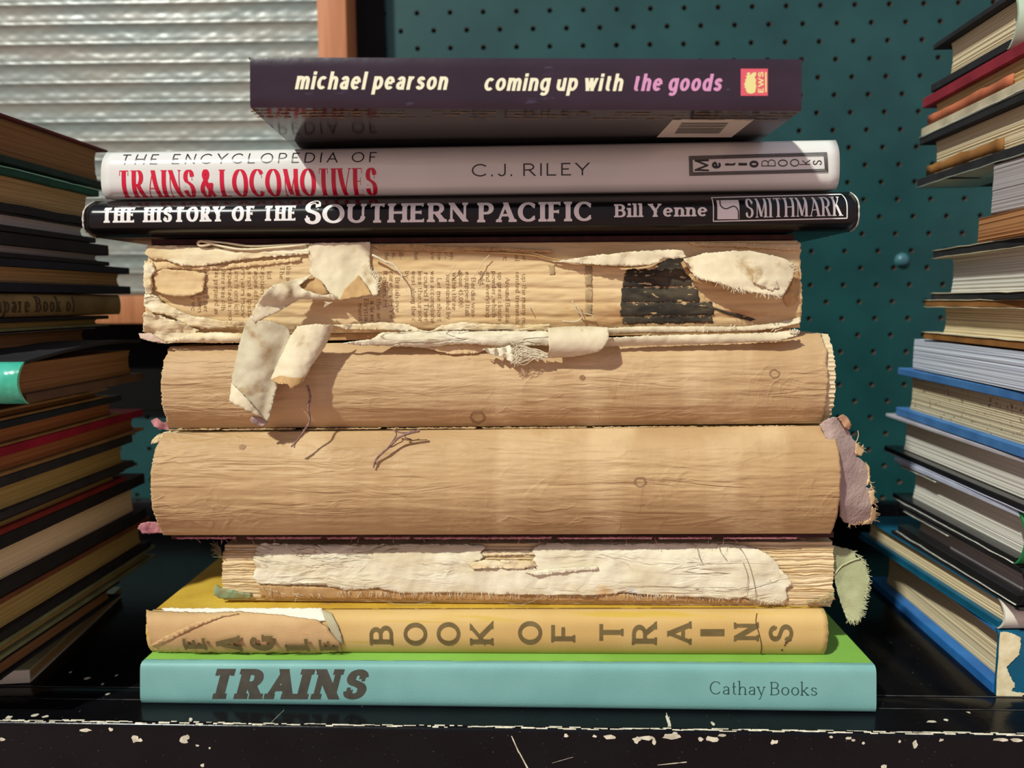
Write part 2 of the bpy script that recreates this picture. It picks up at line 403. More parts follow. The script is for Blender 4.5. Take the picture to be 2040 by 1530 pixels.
def text_mesh(s, W, H, stem=.16, hair=None, serif=None, slant=0.0, xh=.72, asc=1.0, desc=.28, track=.12, space=.35, small=None, step=.1):
    """letters drawn with a broad pen; returns points (X along, Y up) in frame pixels. W: width, H: cap height.
    small: cap height of letters after each word's first, when set in small capitals"""
    hair = stem if hair is None else hair
    sl = serif[0] if serif else 0
    fixed = 0.0; tot = 0.0; n = 0; prev_space = False
    plan = []
    for i, ch in enumerate(s):
        if ch == ' ':
            plan.append((None, 1)); fixed += space; continue
        c = ch; k = 1.0
        if small and not (i == 0 or (s[i - 1] == ' ' and small[1])) and ch.isalpha(): k = small[0]
        w, st = GL[c]
        plan.append((c, k)); tot += w * k; fixed += stem + track; n += 1
    fixed -= track
    fixed += slant
    ws = (W / H - fixed) / tot
    V = []; F = []
    x = stem / 2
    up = str.isupper
    lay = 0
    for c, k in plan:
        if c is None:
            x += space; continue
        w, st = GL[c]
        low = c.islower() or c in ',-'
        hb = hair / 2
        def my(y):
            if not low: return hb + y * (k - 2 * hb)
            if y < 0: return hb + y / .4 * (desc)
            if y <= 1: return hb + y * (xh - 2 * hb)
            return xh - hb + (y - 1) / .4 * (asc - xh)
        for cls, ends, path in st:
            pts = []
            sm = path[0] == SM
            items = path[1:] if sm else path
            if sm:
                pts = [(p[0], p[1]) for p in smooth_path([(a, b) for a, b in items], 5)]
            else:
                for it in items:
                    if it[0] == 'A':
                        _, cx, cy, rx, ry, a0, a1 = it
                        m = max(6, int(abs(a1 - a0) / 11))
                        for j in range(m + 1):
                            a = math.radians(a0 + (a1 - a0) * j / m)
                            pts.append((cx + rx * math.cos(a), cy + ry * math.sin(a)))
                    else: pts.append(it)
            q = [(x + px * ws * k, my(py)) for px, py in pts]
            straight = len(q) == 2
            r = [q[0]]
            for a, b in zip(q, q[1:]):
                d = math.hypot(b[0] - a[0], b[1] - a[1])
                if d < 1e-6: continue
                m = max(1, int(d / step))
                for j in range(1, m + 1): r.append((a[0] + (b[0] - a[0]) * j / m, a[1] + (b[1] - a[1]) * j / m))
            q = r
            base = len(V)
            closed = math.hypot(q[0][0] - q[-1][0], q[0][1] - q[-1][1]) < 1e-4
            for j, (a, b) in enumerate(q):
                p0 = q[j - 1] if j else (q[-2] if closed else q[0]); p1 = q[j + 1] if j + 1 < len(q) else (q[1] if closed else q[-1])
                tx, ty = p1[0] - p0[0], p1[1] - p0[1]; L = math.hypot(tx, ty) + 1e-12; tx /= L; ty /= L
                if cls == 'k': h = stem / 2
                elif cls == 'n': h = hair / 2 if (abs(ty) < .3 or serif or hair < .75 * stem) else stem / 2 * .94
                else: h = math.sqrt((stem / 2 * ty) ** 2 + (hair / 2 * tx) ** 2)
                if straight and abs(ty) > .5:
                    e = 0
                    if j == 0: e = -hb if ty > 0 else hb
                    if j == len(q) - 1: e = hb if ty > 0 else -hb
                    hx = h / abs(ty)
                    ax = a + (e * tx / ty if abs(ty) > 1e-6 else 0)
                    sgn = 1 if ty > 0 else -1
                    V.append((ax - hx * sgn, b + e, lay)); V.append((ax + hx * sgn, b + e, lay))
                else:
                    V.append((a - ty * h, b + tx * h, lay)); V.append((a + ty * h, b - tx * h, lay))
            for j in range(len(q) - 1):
                a = base + 2 * j
                F.append((a, a + 1, a + 3, a + 2))
            if serif:
                for e, (a, b), (a2, b2) in ((ends[0], q[0], q[1]), (ends[1], q[-1], q[-2])):
                    if e in 'slr':
                        h = (stem if cls != 'n' else hair) / 2
                        down = b < b2
                        yb = b - hb if down else b + hb
                        th = serif[1]; s1 = 1 if down else -1
                        xl = a - (h + sl if e in 'sl' else h); xr = a + (h + sl if e in 'sr' else h)
                        bl = len(V)
                        br = serif[2] if len(serif) > 2 else 1.3
                        V += [(xl, yb, lay), (xr, yb, lay), (xr, yb + s1 * th, lay), (a + h, yb + s1 * th * br, lay), (a - h, yb + s1 * th * br, lay), (xl, yb + s1 * th, lay)]
                        f = (bl, bl + 1, bl + 2, bl + 3, bl + 4, bl + 5)
                        F.append(f if down else f[::-1])
                    elif e in 'dub':
                        sv = serif[3] if len(serif) > 3 else sl
                        s0 = 1 if a > a2 else -1
                        wv = max(serif[1], hair) * 1.1
                        y0 = b - (sv if e in 'db' else 0) - (hb if e != 'd' else 0) * (0 if e == 'b' else 1); y1 = b + (sv if e in 'ub' else 0) + (hb if e != 'u' else 0)
                        if e == 'b': y0 = b - sv * .8; y1 = b + sv * .8
                        bl = len(V)
                        V += [(a - s0 * wv * .3, y0 if e != 'u' else b - hb, lay), (a + s0 * wv * .25, y0 if e != 'u' else b - hb, lay), (a + s0 * wv * .25, y1 if e != 'd' else b + hb, lay), (a - s0 * wv * .3, y1 if e != 'd' else b + hb, lay)]
                        F.append((bl, bl + 1, bl + 2, bl + 3) if s0 > 0 else (bl + 3, bl + 2, bl + 1, bl))
            lay += 1
        x += w * ws * k + stem + track
    return [((a + slant * b) * H, b * H, l) for a, b, l in V], F

def put_text(mb, s, org, along, up, W, H, fn, jit=None, **k):
    """org: frame pixel of the baseline start; along, up: unit vectors in the frame; fn(px, py, lift) -> point on the surface"""
    V, F = text_mesh(s, W, H, **k)
    vs = []
    for a, b, l in V:
        px = org[0] + along[0] * a + up[0] * b; py = org[1] + along[1] * a + up[1] * b
        if jit: px += jit * fr(px * .13, py * .13, 3.3); py += jit * fr(px * .13, py * .13, 9.1)
        vs.append(fn(px, py, 0.00010 + 0.000002 * (l % 12)))
    mb.add(vs, F)
    return mb

# ------------------------------------------------------------------ materials
BLACKPAINT = mat('black_gloss_paint', (8, 8, 10), (13, 13, 16), (40, 40, 40), rough=0.2, spec=0.2, bump=((260, 260, 260), 0.00010), spot=[((70, 70, 72), (900, 260, 900), .70, .04)])
EDGEPAINT = mat('chipped_edge_paint', (14, 16, 21), (24, 26, 32), (40, 40, 40), rough=0.2, spec=0.25, bump=((220, 220, 220), 0.00015), spot=[((222, 215, 190), (120, 260, 260), .63, .02)])
CHIP = mat('bare_primer', (225, 218, 195), (180, 172, 150), (300, 300, 300), rough=.7)
PEG = mat('teal_painted_hardboard', (14, 61, 62), (22, 71, 71), (25, 25, 25), rough=0.4, spec=0.45, bump=((900, 900, 900), 0.00006))
RAW = mat('raw_hardboard', (122, 84, 62), (92, 60, 44), (300, 300, 300), rough=.8)
DARK = mat('dark_wall', (16, 18, 18), rough=.9)
BLACKBOARD = mat('flat_black_board', (7, 7, 8), (11, 10, 10), (20, 20, 20), rough=.85, spec=.2)
PINE = mat('stained_pine', (196, 130, 84), (170, 104, 66), (260, 260, 12), rough=.55, bump=((500, 500, 18), 0.00008), lo=.3, hi=.7)
RIB = mat('ribbed_plastic', (122, 134, 128), (140, 136, 124), (9, 9, 60), rough=.34, spec=.5, bump=((160, 160, 160), 0.0002, 2))

CREAMPAGE = mat('cream_page_edges', (224, 208, 172), (205, 185, 146), (14, 14, 1500), rough=.85, spec=.2, bump=((20, 20, 2200), 0.00007, 2))
WHITEPAGE = mat('white_page_edges', (220, 218, 208), (200, 197, 188), (14, 14, 1400), rough=.85, spec=.2, bump=((20, 20, 2200), 0.00007, 2))
GREYPAGE = mat('grey_page_edges', (178, 172, 172), (157, 151, 152), (14, 14, 1400), rough=.85, spec=.2, bump=((20, 20, 2200), 0.00007, 2))
BLUEPAGE = mat('cool_white_page_edges', (204, 212, 226), (180, 188, 204), (6, 6, 420), rough=.7, spec=.3, bump=((8, 8, 500), 0.0006, 2))
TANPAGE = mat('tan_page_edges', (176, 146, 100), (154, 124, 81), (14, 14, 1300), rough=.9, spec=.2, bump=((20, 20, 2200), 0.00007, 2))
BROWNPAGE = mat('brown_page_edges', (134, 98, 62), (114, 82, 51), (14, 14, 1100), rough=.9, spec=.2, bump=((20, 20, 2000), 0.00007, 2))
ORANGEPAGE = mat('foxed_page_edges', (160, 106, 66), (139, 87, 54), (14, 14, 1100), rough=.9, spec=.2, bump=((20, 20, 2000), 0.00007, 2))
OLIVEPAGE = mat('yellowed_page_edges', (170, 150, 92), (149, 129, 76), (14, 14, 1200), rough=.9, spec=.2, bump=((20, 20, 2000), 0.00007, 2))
SPECKPAGE = mat('speckled_page_edges', (208, 196, 166), (187, 174, 143), (14, 14, 1300), rough=.9, spec=.2, bump=((20, 20, 2200), 0.00007, 2), spot=[((128, 108, 80), (420, 420, 420), .62, .06)])
FOREPAGE = CREAMPAGE

def cloth(name, a, b=None, rough=.75, **k):
    return mat(name, a, b or tuple(int(c * .82) for c in a), (70, 70, 70), rough=rough, spec=.3, bump=((1800, 1800, 1800), 0.00012, 2), **k)
def gloss(name, a, b=None, rough=.22, **k):
    return mat(name, a, b or tuple(int(c * .9) for c in a), (50, 50, 50), rough=rough, spec=.5, bump=((120, 120, 120), 0.00012, 2), **k)

KRAFT = mat('brown_spine_paper', (199, 168, 125), (180, 146, 103), (16, 40, 60), rough=.6, spec=.35, lo=.3, hi=.72, ridge=[((26, 40, 200), .10, .00022), ((36, 60, 44), .05, .00012)], bump=((40, 60, 460), 0.00030, 5, .8), bump2=((420, 420, 420), 0.00014, 3),
            spot=[((150, 112, 72), (30, 60, 26), .68, .08), ((206, 177, 134), (34, 30, 5), .58, .12), ((120, 92, 66), (240, 240, 240), .76, .03)])
KRAFT2 = mat('brown_spine_paper_darker', (196, 164, 119), (174, 139, 95), (14, 40, 50), rough=.58, spec=.35, lo=.3, hi=.72, ridge=[((20, 40, 150), .10, .00030), ((30, 60, 40), .05, .00016)], bump=((30, 60, 380), 0.00036, 5, .8), bump2=((420, 420, 420), 0.00014, 3),
             spot=[((146, 106, 66), (22, 60, 20), .69, .08), ((203, 173, 129), (30, 30, 5), .57, .12), ((128, 98, 70), (260, 260, 260), .77, .03)])
NEWS = mat('newsprint_paper', (224, 198, 152), (206, 174, 124), (18, 40, 70), rough=.8, spec=.2, bump=((70, 80, 600), 0.0003, 4), spot=[((170, 122, 78), (24, 60, 60), .63, .1)])
TORN = mat('torn_cream_paper', (234, 222, 188), (212, 188, 142), (50, 60, 160), rough=.85, spec=.2, ridge=[((40, 60, 200), .12, .0003)], bump=((70, 90, 600), 0.00035, 5), spot=[((180, 140, 92), (70, 70, 160), .64, .08)])
MULL = mat('cream_mull_paper', (230, 222, 196), (212, 200, 166), (34, 60, 110), rough=.85, spec=.2, crack=((16, 40, 90), .006, (150, 120, 84)), ridge=[((16, 40, 90), .03, -.0005), ((40, 60, 160), .12, .00035)], bump=((60, 120, 300), 0.0003, 5, .3), bump2=((700, 700, 700), 0.00012, 3),
           spot=[((206, 172, 122), (40, 60, 60), .64, .08), ((200, 200, 202), (30, 60, 60), .68, .06), ((120, 100, 76), (200, 200, 260), .78, .03)])
TAPE = mat('cloth_tape', (226, 212, 180), (204, 190, 158), (90, 90, 90), rough=.85, spec=.2, bump=((900, 400, 4200), 0.00006, 2), bump2=((90, 90, 90), .0005, 2), spot=[((176, 148, 106), (110, 110, 110), .62, .12)])
TAPEDIRTY = mat('soiled_cloth_tape', (204, 194, 166), (186, 172, 142), (90, 90, 90), rough=.88, spec=.2, bump=((4200, 400, 900), 0.00006, 2), bump2=((90, 90, 90), .0005, 2), spot=[((158, 126, 86), (90, 90, 120), .54, .14)])
TAPEBACK = mat('brown_tape_lining', (196, 160, 108), (176, 138, 90), (200, 200, 200), rough=.85)
THREAD = mat('linen_thread', (226, 214, 186), rough=.8)
TWIG = mat('purple_brown_cord', (156, 122, 110), (108, 78, 72), (700, 700, 700), rough=.85, bump=((900, 900, 900), .0004))
MAUVE = mat('faded_mauve_cloth', (178, 156, 144), (162, 138, 132), (60, 60, 60), rough=.9, spec=.15, bump=((700, 700, 700), 0.0005, 3), spot=[((186, 158, 132), (90, 90, 90), .66, .08)], sheen=.2)
PINKCLOTH = mat('pink_cloth_scrap', (184, 124, 128), (150, 92, 98), (300, 300, 300), rough=.9)
MAROON = mat('maroon_board', (70, 34, 30), (48, 22, 20), (200, 200, 200), rough=.8)
GREENCLOTH = mat('sage_green_cloth', (162, 164, 126), (140, 144, 106), (80, 80, 80), rough=.92, spec=.15, bump=((1500, 1500, 1500), 0.0003, 3), sheen=.2)
FOLD = mat('folded_page_gatherings', (226, 206, 166), (208, 182, 136), (30, 30, 400), rough=.85, spec=.2, bump=((60, 60, 900), 0.0006, 4))
INK = mat('faded_newsprint_ink', (132, 108, 82), (168, 140, 104), (300, 300, 300), rough=.9, spec=.1)
INKBLACK = mat('black_printing_ink', (48, 46, 42), (84, 76, 62), (100, 120, 300), rough=.8, spec=.1, spot=[((196, 168, 122), (160, 90, 500), .64, .04)])

# ------------------------------------------------------------------ the middle stack
class Spine:
    """front of a lying book: left/right ends and top/bottom edges in frame pixels, depth of bulge yF and of the two long edges yE"""
    def __init__(s, l, r, tl, tr, bl, br, yF, yE, p=2.4, disp=None, flare=None, yR=0.0):
        s.l, s.r, s.tl, s.tr, s.bl, s.br, s.yF, s.yE, s.p = l, r, tl, tr, bl, br, yF, yE, p
        s.disp = disp; s.yR = yR; s.under = None
    def top(s, px): return s.tl + (s.tr - s.tl) * (px - s.l) / (s.r - s.l)
    def bot(s, px): return s.bl + (s.br - s.bl) * (px - s.l) / (s.r - s.l)
    def Y(s, px, py):
        v = (s.bot(px) - py) / (s.bot(px) - s.top(px))
        y = s.yF + (s.yE - s.yF) * min(1.0, abs(2 * v - 1)) ** s.p + s.yR * ((px - s.l) / (s.r - s.l) - .5)
        if s.disp: y += s.disp(px, py, v)
        return y
    def pt(s, px, py, lift=0.0):
        Y = s.Y(px, py)
        x = P(px, py, s.yF).x; z = P(px, py, Y).z
        if s.under:
            (xa, za), (xb, zb) = s.under
            z = max(z, za + (zb - za) * (x - xa) / (xb - xa) + .0002)
        return Vector((x, Y - lift, z))
    def on(s, other, add=0.0):
        a, b = other.corner(other.l, True), other.corner(other.r, True)
        s.under = ((a.x, a.z + add), (b.x, b.z + add)); return s
    def fn(s, px, py, lift): return s.pt(px, py, lift)
    def corner(s, px, top):
        return s.pt(px, s.top(px) if top else s.bot(px))
    def grid(s, nu, nv, l=None, r=None, jag=0.0, seed=0, v0=0.0, v1=1.0, dens=None):
        l = s.l if l is None else l; r = s.r if r is None else r
        rows = []
        for j in range(nv + 1):
            v = v0 + (v1 - v0) * j / nv
            row = []
            jl = jag * fr(v * 9, seed, 1.1); jr = jag * fr(v * 9, seed, 7.7)
            for i in range(nu + 1):
                u = i / nu
                px = l + (r - l) * u + jl * max(0, 1 - u * 40) + jr * max(0, 1 - (1 - u) * 40)
                py = s.bot(px) + (s.top(px) - s.bot(px)) * v
                row.append(s.pt(px, py))
            rows.append(row)
        return rows

def board(mb, S, l, r, top, th, y0, y1, bev=.0004, inset=0.0):
    """a cover board against the top or the bottom edge of a lying book"""
    a = S.corner(l, top); b = S.corner(r, top)
    if top: zl0, zr0, zl1, zr1 = a.z - th, b.z - th, a.z, b.z
    else: zl0, zr0, zl1, zr1 = a.z, b.z, a.z + th, b.z + th
    return mb.hexa([(a.x, y0, zl0), (b.x, y0, zr0), (b.x, y1, zr0), (a.x, y1, zl0), (a.x, y0, zl1), (b.x, y0, zr1), (b.x, y1, zr1), (a.x, y1, zl1)], bev)

def pages(mb, x0, x1, y0, y1, zb, zt, layers=40, wob=.0004, seed=0, bulge=0.0, concave=0.0, sig=0, sigd=.0006, fray=0.0):
    """page block: thin layers stacked between zb and zt, (left, right) heights each; sig: number of folded gatherings that show at the front"""
    rnd = random.Random(seed); rows = []
    nseg = 24 if sig else 4
    for j in range(layers + 1):
        t = j / layers
        a0 = x0 + rnd.uniform(-1, 1) * wob; a1 = x1 + rnd.uniform(-1, 1) * wob
        b0 = y0 - bulge * (1 - (2 * t - 1) ** 2) + rnd.uniform(0, 1) * wob * .5; b1 = y1 - concave * (1 - (2 * t - 1) ** 2)
        if sig:
            ph = (t * sig) % 1.0
            b0 += sigd * (1 - math.sin(math.pi * ph) ** .6) * 1.6
        zl = zb[0] + (zt[0] - zb[0]) * t; zr = zb[1] + (zt[1] - zb[1]) * t
        row = []
        for i in range(nseg + 1):
            u = i / nseg
            w = fr(u * 16, t * 8, seed, 3) * fray
            row.append((a0 + (a1 - a0) * u, b0 + w, zl + (zr - zl) * u + (fr(u * 11, t * 13, seed + 4, 2) * fray * .6 if 0 < j < layers else 0)))
        row += [(a1, b1, zr), (a0, b1, zl)]
        rows.append(row)
    k = len(mb.v)
    mb.grid(rows, True)
    n = len(rows[0])
    mb.f.append(tuple(k + i for i in range(n))[::-1])
    mb.f.append(tuple(k + layers * n + i for i in range(n)))
    return mb

def back(d): return lambda p: p + Vector((0, d, 0))

# --- 1 teal and green book at the bottom of the stack
S1 = Spine(275, 1750, 1318, 1325, 1402, 1424, 0.0, 0.0015, p=8)
S1.under = ((-1, .0001), (1, .0001))
cL, cR = S1.corner(275, False), S1.corner(1750, False)
G = 'books of the middle stack'
b1 = empty('book', (cL.x + .15, 0.0, 0.0), 'teal spined book with green cover at the foot of the middle stack', 'book', G)
S1.under = ((-1, .0), (1, .0))
TEAL = mat('teal_spine_cloth', (122, 173, 168), (113, 164, 159), (40, 40, 40), rough=.5, spec=.35, bump=((1500, 1500, 1500), 0.00008, 2))
LIME = mat('green_cover', (132, 184, 80), (124, 174, 70), (30, 30, 30), rough=.5, spec=.35)
DARKINK = mat('dark_grey_ink', (76, 74, 64), (66, 64, 56), (200, 200, 200), rough=.6)
D1 = .205
zfloor = [max(S1.corner(275, False).z, .0002), max(S1.corner(1750, False).z, .0002)]
mb = MB().slab(S1.grid(60, 14, 279, 1746), back(.0022)); mb.obj('spine', TEAL, b1, auto=40)
for nm, tp in (('back_board', False), ('front_board', True)):
    board(MB(), S1, 277, 1748, tp, .0026, .0024, D1, .0009).obj(nm, LIME, b1, auto=40)
q0, q1 = S1.corner(285, False), S1.corner(1740, False); q2, q3 = S1.corner(285, True), S1.corner(1740, True)
pages(MB(), q0.x + .003, q1.x - .003, .003, D1 - .004, (q0.z + .0028, q1.z + .0028), (q2.z - .0028, q3.z - .0028)).obj('page_block', CREAMPAGE, b1, smooth=False)
put_text(MB(), 'TRAINS', (411, 1392), (1, .004), (0, -1), 330, 60, S1.fn, stem=.31, hair=.2, serif=(.07, .18, 1.0, .13), slant=.26, track=.12, space=.3).obj('title', DARKINK, b1, smooth=False)
put_text(MB(), 'Cathay Books', (1414, 1383), (1, .012), (0, -1), 214, 26, S1.fn, stem=.085, hair=.05, serif=(.07, .045, 1.4), xh=.62, asc=1.06, desc=.36, track=.16, space=.3).obj('publisher_name', mat('dark_teal_ink', (34, 66, 62), rough=.6), b1, smooth=False)

# --- 2 yellow cloth book
S2 = Spine(291, 1650, 1216, 1213, 1299, 1305, .0055, .0105, p=3.0, yR=0).on(S1)
b2 = empty('book', tuple(S2.corner(960, False) + Vector((0, .01, 0))), 'yellow cloth book about trains, its spine torn at one end', 'book', G)
YEL = mat('yellow_book_cloth', (210, 178, 116), (199, 164, 100), (30, 30, 30), rough=.7, spec=.3, bump=((2200, 2200, 2200), 0.00010, 1), spot=[((196, 164, 70), (14, 40, 300), .6, .1)])
YELTOP = mat('yellow_cover_cloth', (206, 172, 62), (186, 146, 46), (40, 40, 40), rough=.7, spec=.3, bump=((1500, 1500, 1500), 0.0002, 1), spot=[((168, 132, 60), (40, 40, 40), .62, .08)])
GOLDINK = mat('olive_brown_ink', (116, 100, 60), (104, 88, 50), (200, 200, 200), rough=.6)
OLDCLOTH = mat('faded_yellow_cloth', (206, 172, 124), (190, 154, 106), (40, 40, 60), rough=.75, spec=.25, bump=((2200, 2200, 2200), 0.00012, 1), spot=[((172, 128, 82), (30, 30, 90), .6, .1)])
D2 = .178
MB().slab(S2.grid(120, 20, jag=1.6, seed=2), back(.0016)).obj('spine', YEL, b2)
z = S2.corner(291, True)
for nm, tp in (('back_board', False), ('front_board', True)):
    board(MB(), S2, 293, 1648, tp, .0024, .0108, D2, .0008).obj(nm, YELTOP, b2, auto=40)
q0, q1 = S2.corner(300, False), S2.corner(1640, False); q2, q3 = S2.corner(300, True), S2.corner(1640, True)
pages(MB(), q0.x + .003, q1.x - .003, .0145, D2 - .004, (q0.z + .0026, q1.z + .0026), (q2.z - .0026, q3.z - .0026)).obj('page_block', CREAMPAGE, b2, smooth=False)
# the loose left part of the spine, sagging a little, with the white backing paper behind it
yfl = lambda x, y: S2.Y(x, y) - .0012 - .0012 * math.sin(max(0, min(1, (x - 292) / 400)) * 3.1)
lo = sheet([(291, 1216), (312, 1219), (420, 1222), (470, 1219), (560, 1226), (632, 1237), (652, 1252), (664, 1268), (676, 1280), (682, 1298), (640, 1301), (400, 1300), (312, 1299), (299, 1282), (292, 1246)], yfl, .0008, 8, 1.6, 21, .0002, .02).obj('torn_spine_flap', OLDCLOTH, b2, label='paler torn piece of the spine cloth')
sheet([(322, 1212), (640, 1212), (652, 1236), (630, 1240), (420, 1230), (330, 1224)], lambda x, y: S2.Y(x, y) - .0006, .0004, 8, 1.2, 22).obj('backing_paper', mat('white_backing_paper', (228, 222, 206), rough=.8), b2, label='white backing paper')
sheet([(640, 1214), (660, 1222), (672, 1245), (680, 1268), (684, 1285), (676, 1280), (660, 1262), (650, 1240)], lambda x, y: S2.Y(x, y) - .0008, .0004, 6, 1.2, 23).obj('backing_paper', mat('grey_backing_paper', (176, 168, 136), rough=.8), b2)
sheet([(300, 1284), (330, 1267), (390, 1239), (440, 1221), (470, 1219), (476, 1223), (440, 1230), (392, 1249), (336, 1277), (306, 1290)], lambda x, y: yfl(x, y) - .0005, .0002, 7, 1.2, 24).obj('spine_crease', OLDCLOTH, b2)
mb = MB(); mb2 = MB()
def letter(mb, ch, x0, x1, yb, yt, fn, **k):     # a letter lying on its back: its foot points right
    V, F = text_mesh(ch, (yb - yt), (x1 - x0), **k)
    vs = [fn(x1 - b, yb - a, .00016) for a, b, l in V]
    mb.add(vs, F)
kw = dict(stem=.2, hair=.15, serif=(.05, .09, 1.3, .08), track=0)
def onf(px, py, l): return Vector((P(px, py, S2.yF).x, yfl(px, py) - .0010 - l, P(px, py, yfl(px, py)).z))
for ch, x0, x1, yt, yb in (('E', 369, 415, 1267, 1291), ('A', 435, 484, 1266, 1295), ('G', 503, 551, 1264, 1294), ('L', 571, 617, 1268, 1294), ('F', 638, 674, 1270, 1294)):
    letter(mb, ch, x0, x1, yb, yt, onf, **kw)
for ch, x0, x1, yt, yb in (('B', 736, 783, 1246, 1284), ('O', 804, 851, 1240, 1286), ('O', 870, 917, 1239, 1286), ('K', 936, 983, 1240, 1284), ('O', 1032, 1080, 1237, 1284), ('F', 1098, 1146, 1242, 1278), ('T', 1194, 1242, 1240, 1279), ('R', 1259, 1309, 1240, 1283), ('A', 1329, 1378, 1240, 1283), ('I', 1395, 1443, 1253, 1267), ('N', 1462, 1512, 1240, 1277), ('S', 1531, 1580, 1243, 1279)):
    if ch == 'I':
        vs = [S2.fn(x, y, .00016) for x, y in ((x0, yt), (x1, yt), (x1, yb), (x0, yb))]
        mb.grid([[S2.fn(x0 + (x1 - x0) * i / 6, y, .00016) for i in range(7)] for y in (yt, (yt + yb) / 2, yb)])
    else: letter(mb, ch, x0, x1, yb, yt, S2.fn, **kw)
mb.obj('title', GOLDINK, b2, smooth=False)
mb = MB()
for x, y, r in ((1567, 1280, 3), (1571, 1277, 2), (1575, 1275, 2), (1565, 1285, 2), (1562, 1295, 2)):
    mb.grid([[S2.fn(x + r * k * math.cos(a * .785), y + r * k * math.sin(a * .785), .0002) for a in range(9)] for k in (0, 1)])
thread(mb, [(1508, 1222), (1506, 1240), (1512, 1262), (1517, 1285), (1516, 1302)], lambda x, y: S2.Y(x, y) - .0002, .0002)
mb.obj('tear', mat('dark_tear', (96, 66, 40), rough=.9), b2)

# --- 3 coverless book with cream lining paper and folded gatherings
S3 = Spine(436, 1655, 1084, 1078, 1196, 1210, .013, .0155, p=4, yR=-.006).on(S2)
b3 = empty('book', tuple(S3.corner(1040, False) + Vector((0, .01, 0))), 'coverless book with flaking cream lining paper over its folded page gatherings', 'book', G)
q0, q1 = S3.corner(436, False), S3.corner(1655, False); q2, q3 = S3.corner(436, True), S3.corner(1655, True)
mb = MB()
D3 = .165
rows = []
nl = 150; nseg = 150; sig = 15
for j in range(nl + 1):
    t = j / nl
    row = []
    for i in range(nseg + 1):
        u = i / nseg
        px = 436 + (1655 - 436) * u
        px += 5 * fr(t * 5, 3.1, 0.2) * (max(0, 1 - u * 30) + max(0, 1 - (1 - u) * 30))
        wv = .03 * fr(u * 14, t * 5, 5.5, 3) + .014 * fr(u * 50, t * 14, 1.5, 2)
        py = S3.bot(px) + (S3.top(px) - S3.bot(px)) * (t + wv * (t * (1 - t)) * 4)
        ph = (t * sig + .45 * math.sin(t * 23) + .3 * math.sin(t * 51)) % 1.0
        Y = S3.Y(px, py) + .0011 * (1 - math.sin(math.pi * ph) ** .5) + .0003 * fr(u * 60, t * 60, 2)
        zz = max(P(px, py, Y).z, S3.pt(px, S3.bot(px)).z + .00002 * j)
        row.append(Vector((P(px, py, S3.yF).x, Y, zz)))
    a, b = row[-1], row[0]
    row += [Vector((a.x, D3, a.z)), Vector((b.x, D3, b.z))]
    rows.append(row)
mb.grid(rows, True); n = len(rows[0])
mb.f.append(tuple(range(n))[::-1]); mb.f.append(tuple(nl * n + i for i in range(n)))
mb.obj('page_block', FOLD, b3, auto=50)
y3 = lambda d: (lambda x, y: S3.Y(x, y) - d)
sheet([(512, 1090), (520, 1083), (640, 1085), (780, 1084), (900, 1084), (962, 1086), (966, 1092), (958, 1100), (964, 1113), (944, 1118), (938, 1128), (946, 1136), (970, 1132), (1050, 1134), (1062, 1128), (1070, 1135), (1060, 1120), (1066, 1108), (1060, 1096), (1068, 1088), (1100, 1082), (1240, 1084), (1400, 1081), (1478, 1086), (1510, 1094), (1530, 1106), (1548, 1120), (1552, 1132), (1570, 1150), (1576, 1164), (1566, 1176), (1570, 1192), (1562, 1202), (1534, 1204), (1512, 1198), (1488, 1192), (1440, 1194), (1300, 1186), (1240, 1180), (1180, 1188), (1100, 1186), (980, 1184), (900, 1180), (800, 1182), (750, 1172), (690, 1176), (640, 1164), (560, 1166), (512, 1162), (504, 1150), (510, 1130), (505, 1112)],
      y3(.0014), .0005, 6, 2.2, 31, .0009, .018).obj('lining_paper', MULL, b3, label='flaking cream lining paper')
sheet([(514, 1166), (640, 1170), (900, 1176), (1200, 1182), (1300, 1186), (1480, 1192), (1500, 1202), (1470, 1202), (1300, 1200), (1000, 1197), (800, 1195), (640, 1193), (520, 1191)],
      y3(.0007), .0004, 6, 1.6, 32, .0003).obj('mull_cloth', TAPEBACK, b3, label='brown mull cloth along the lower edge')
mb = MB()
fringe(mb, [(660, 1181), (900, 1183), (1100, 1184), (1300, 1186), (1490, 1191)], y3(.0012), 150, 10, -85, .00011, 33, .4)
fringe(mb, [(1488, 1190), (1530, 1200), (1560, 1198)], y3(.0016), 30, 9, -75, .00012, 34, .5)
fringe(mb, [(520, 1170), (560, 1182), (640, 1186)], y3(.0012), 14, 16, -60, .00010, 35, .9)
mb.obj('loose_thread', THREAD, b3)
mb = MB()
for pts in ([(1376, 1084), (1388, 1090), (1392, 1106), (1398, 1120)], [(1430, 1082), (1432, 1088), (1436, 1100), (1448, 1116)], [(1464, 1084), (1478, 1096), (1492, 1124), (1502, 1160), (1506, 1190), (1506, 1200)], [(1480, 1120), (1490, 1150), (1486, 1180)], [(1005, 1200), (1040, 1204), (1080, 1190)], [(760, 1196), (800, 1204), (860, 1200)]):
    thread(MB(), pts, y3(.0026), .00013).obj('loose_thread', MATS.get('grey_thread') or mat('grey_thread', (150, 138, 116), rough=.9), b3)
# exposed gap in the lining: a curled strip of paper across it
sheet([(950, 1098), (1066, 1096), (1064, 1106), (958, 1108)], y3(.0006), .0006, 5, 1.5, 36, .0006).obj('paper_strip', TORN, b3)
sheet([(942, 1120), (966, 1116), (1064, 1118), (1070, 1128), (1040, 1134), (966, 1132), (944, 1136), (936, 1128)], y3(.0024), .0006, 5, 1.5, 37, .0010).obj('paper_strip', TORN, b3)
sheet([(1046, 1140), (1100, 1134), (1190, 1128), (1192, 1134), (1100, 1144), (1070, 1148)], y3(.0024), .0006, 5, 1.2, 38, .0006).obj('paper_strip', MULL, b3)
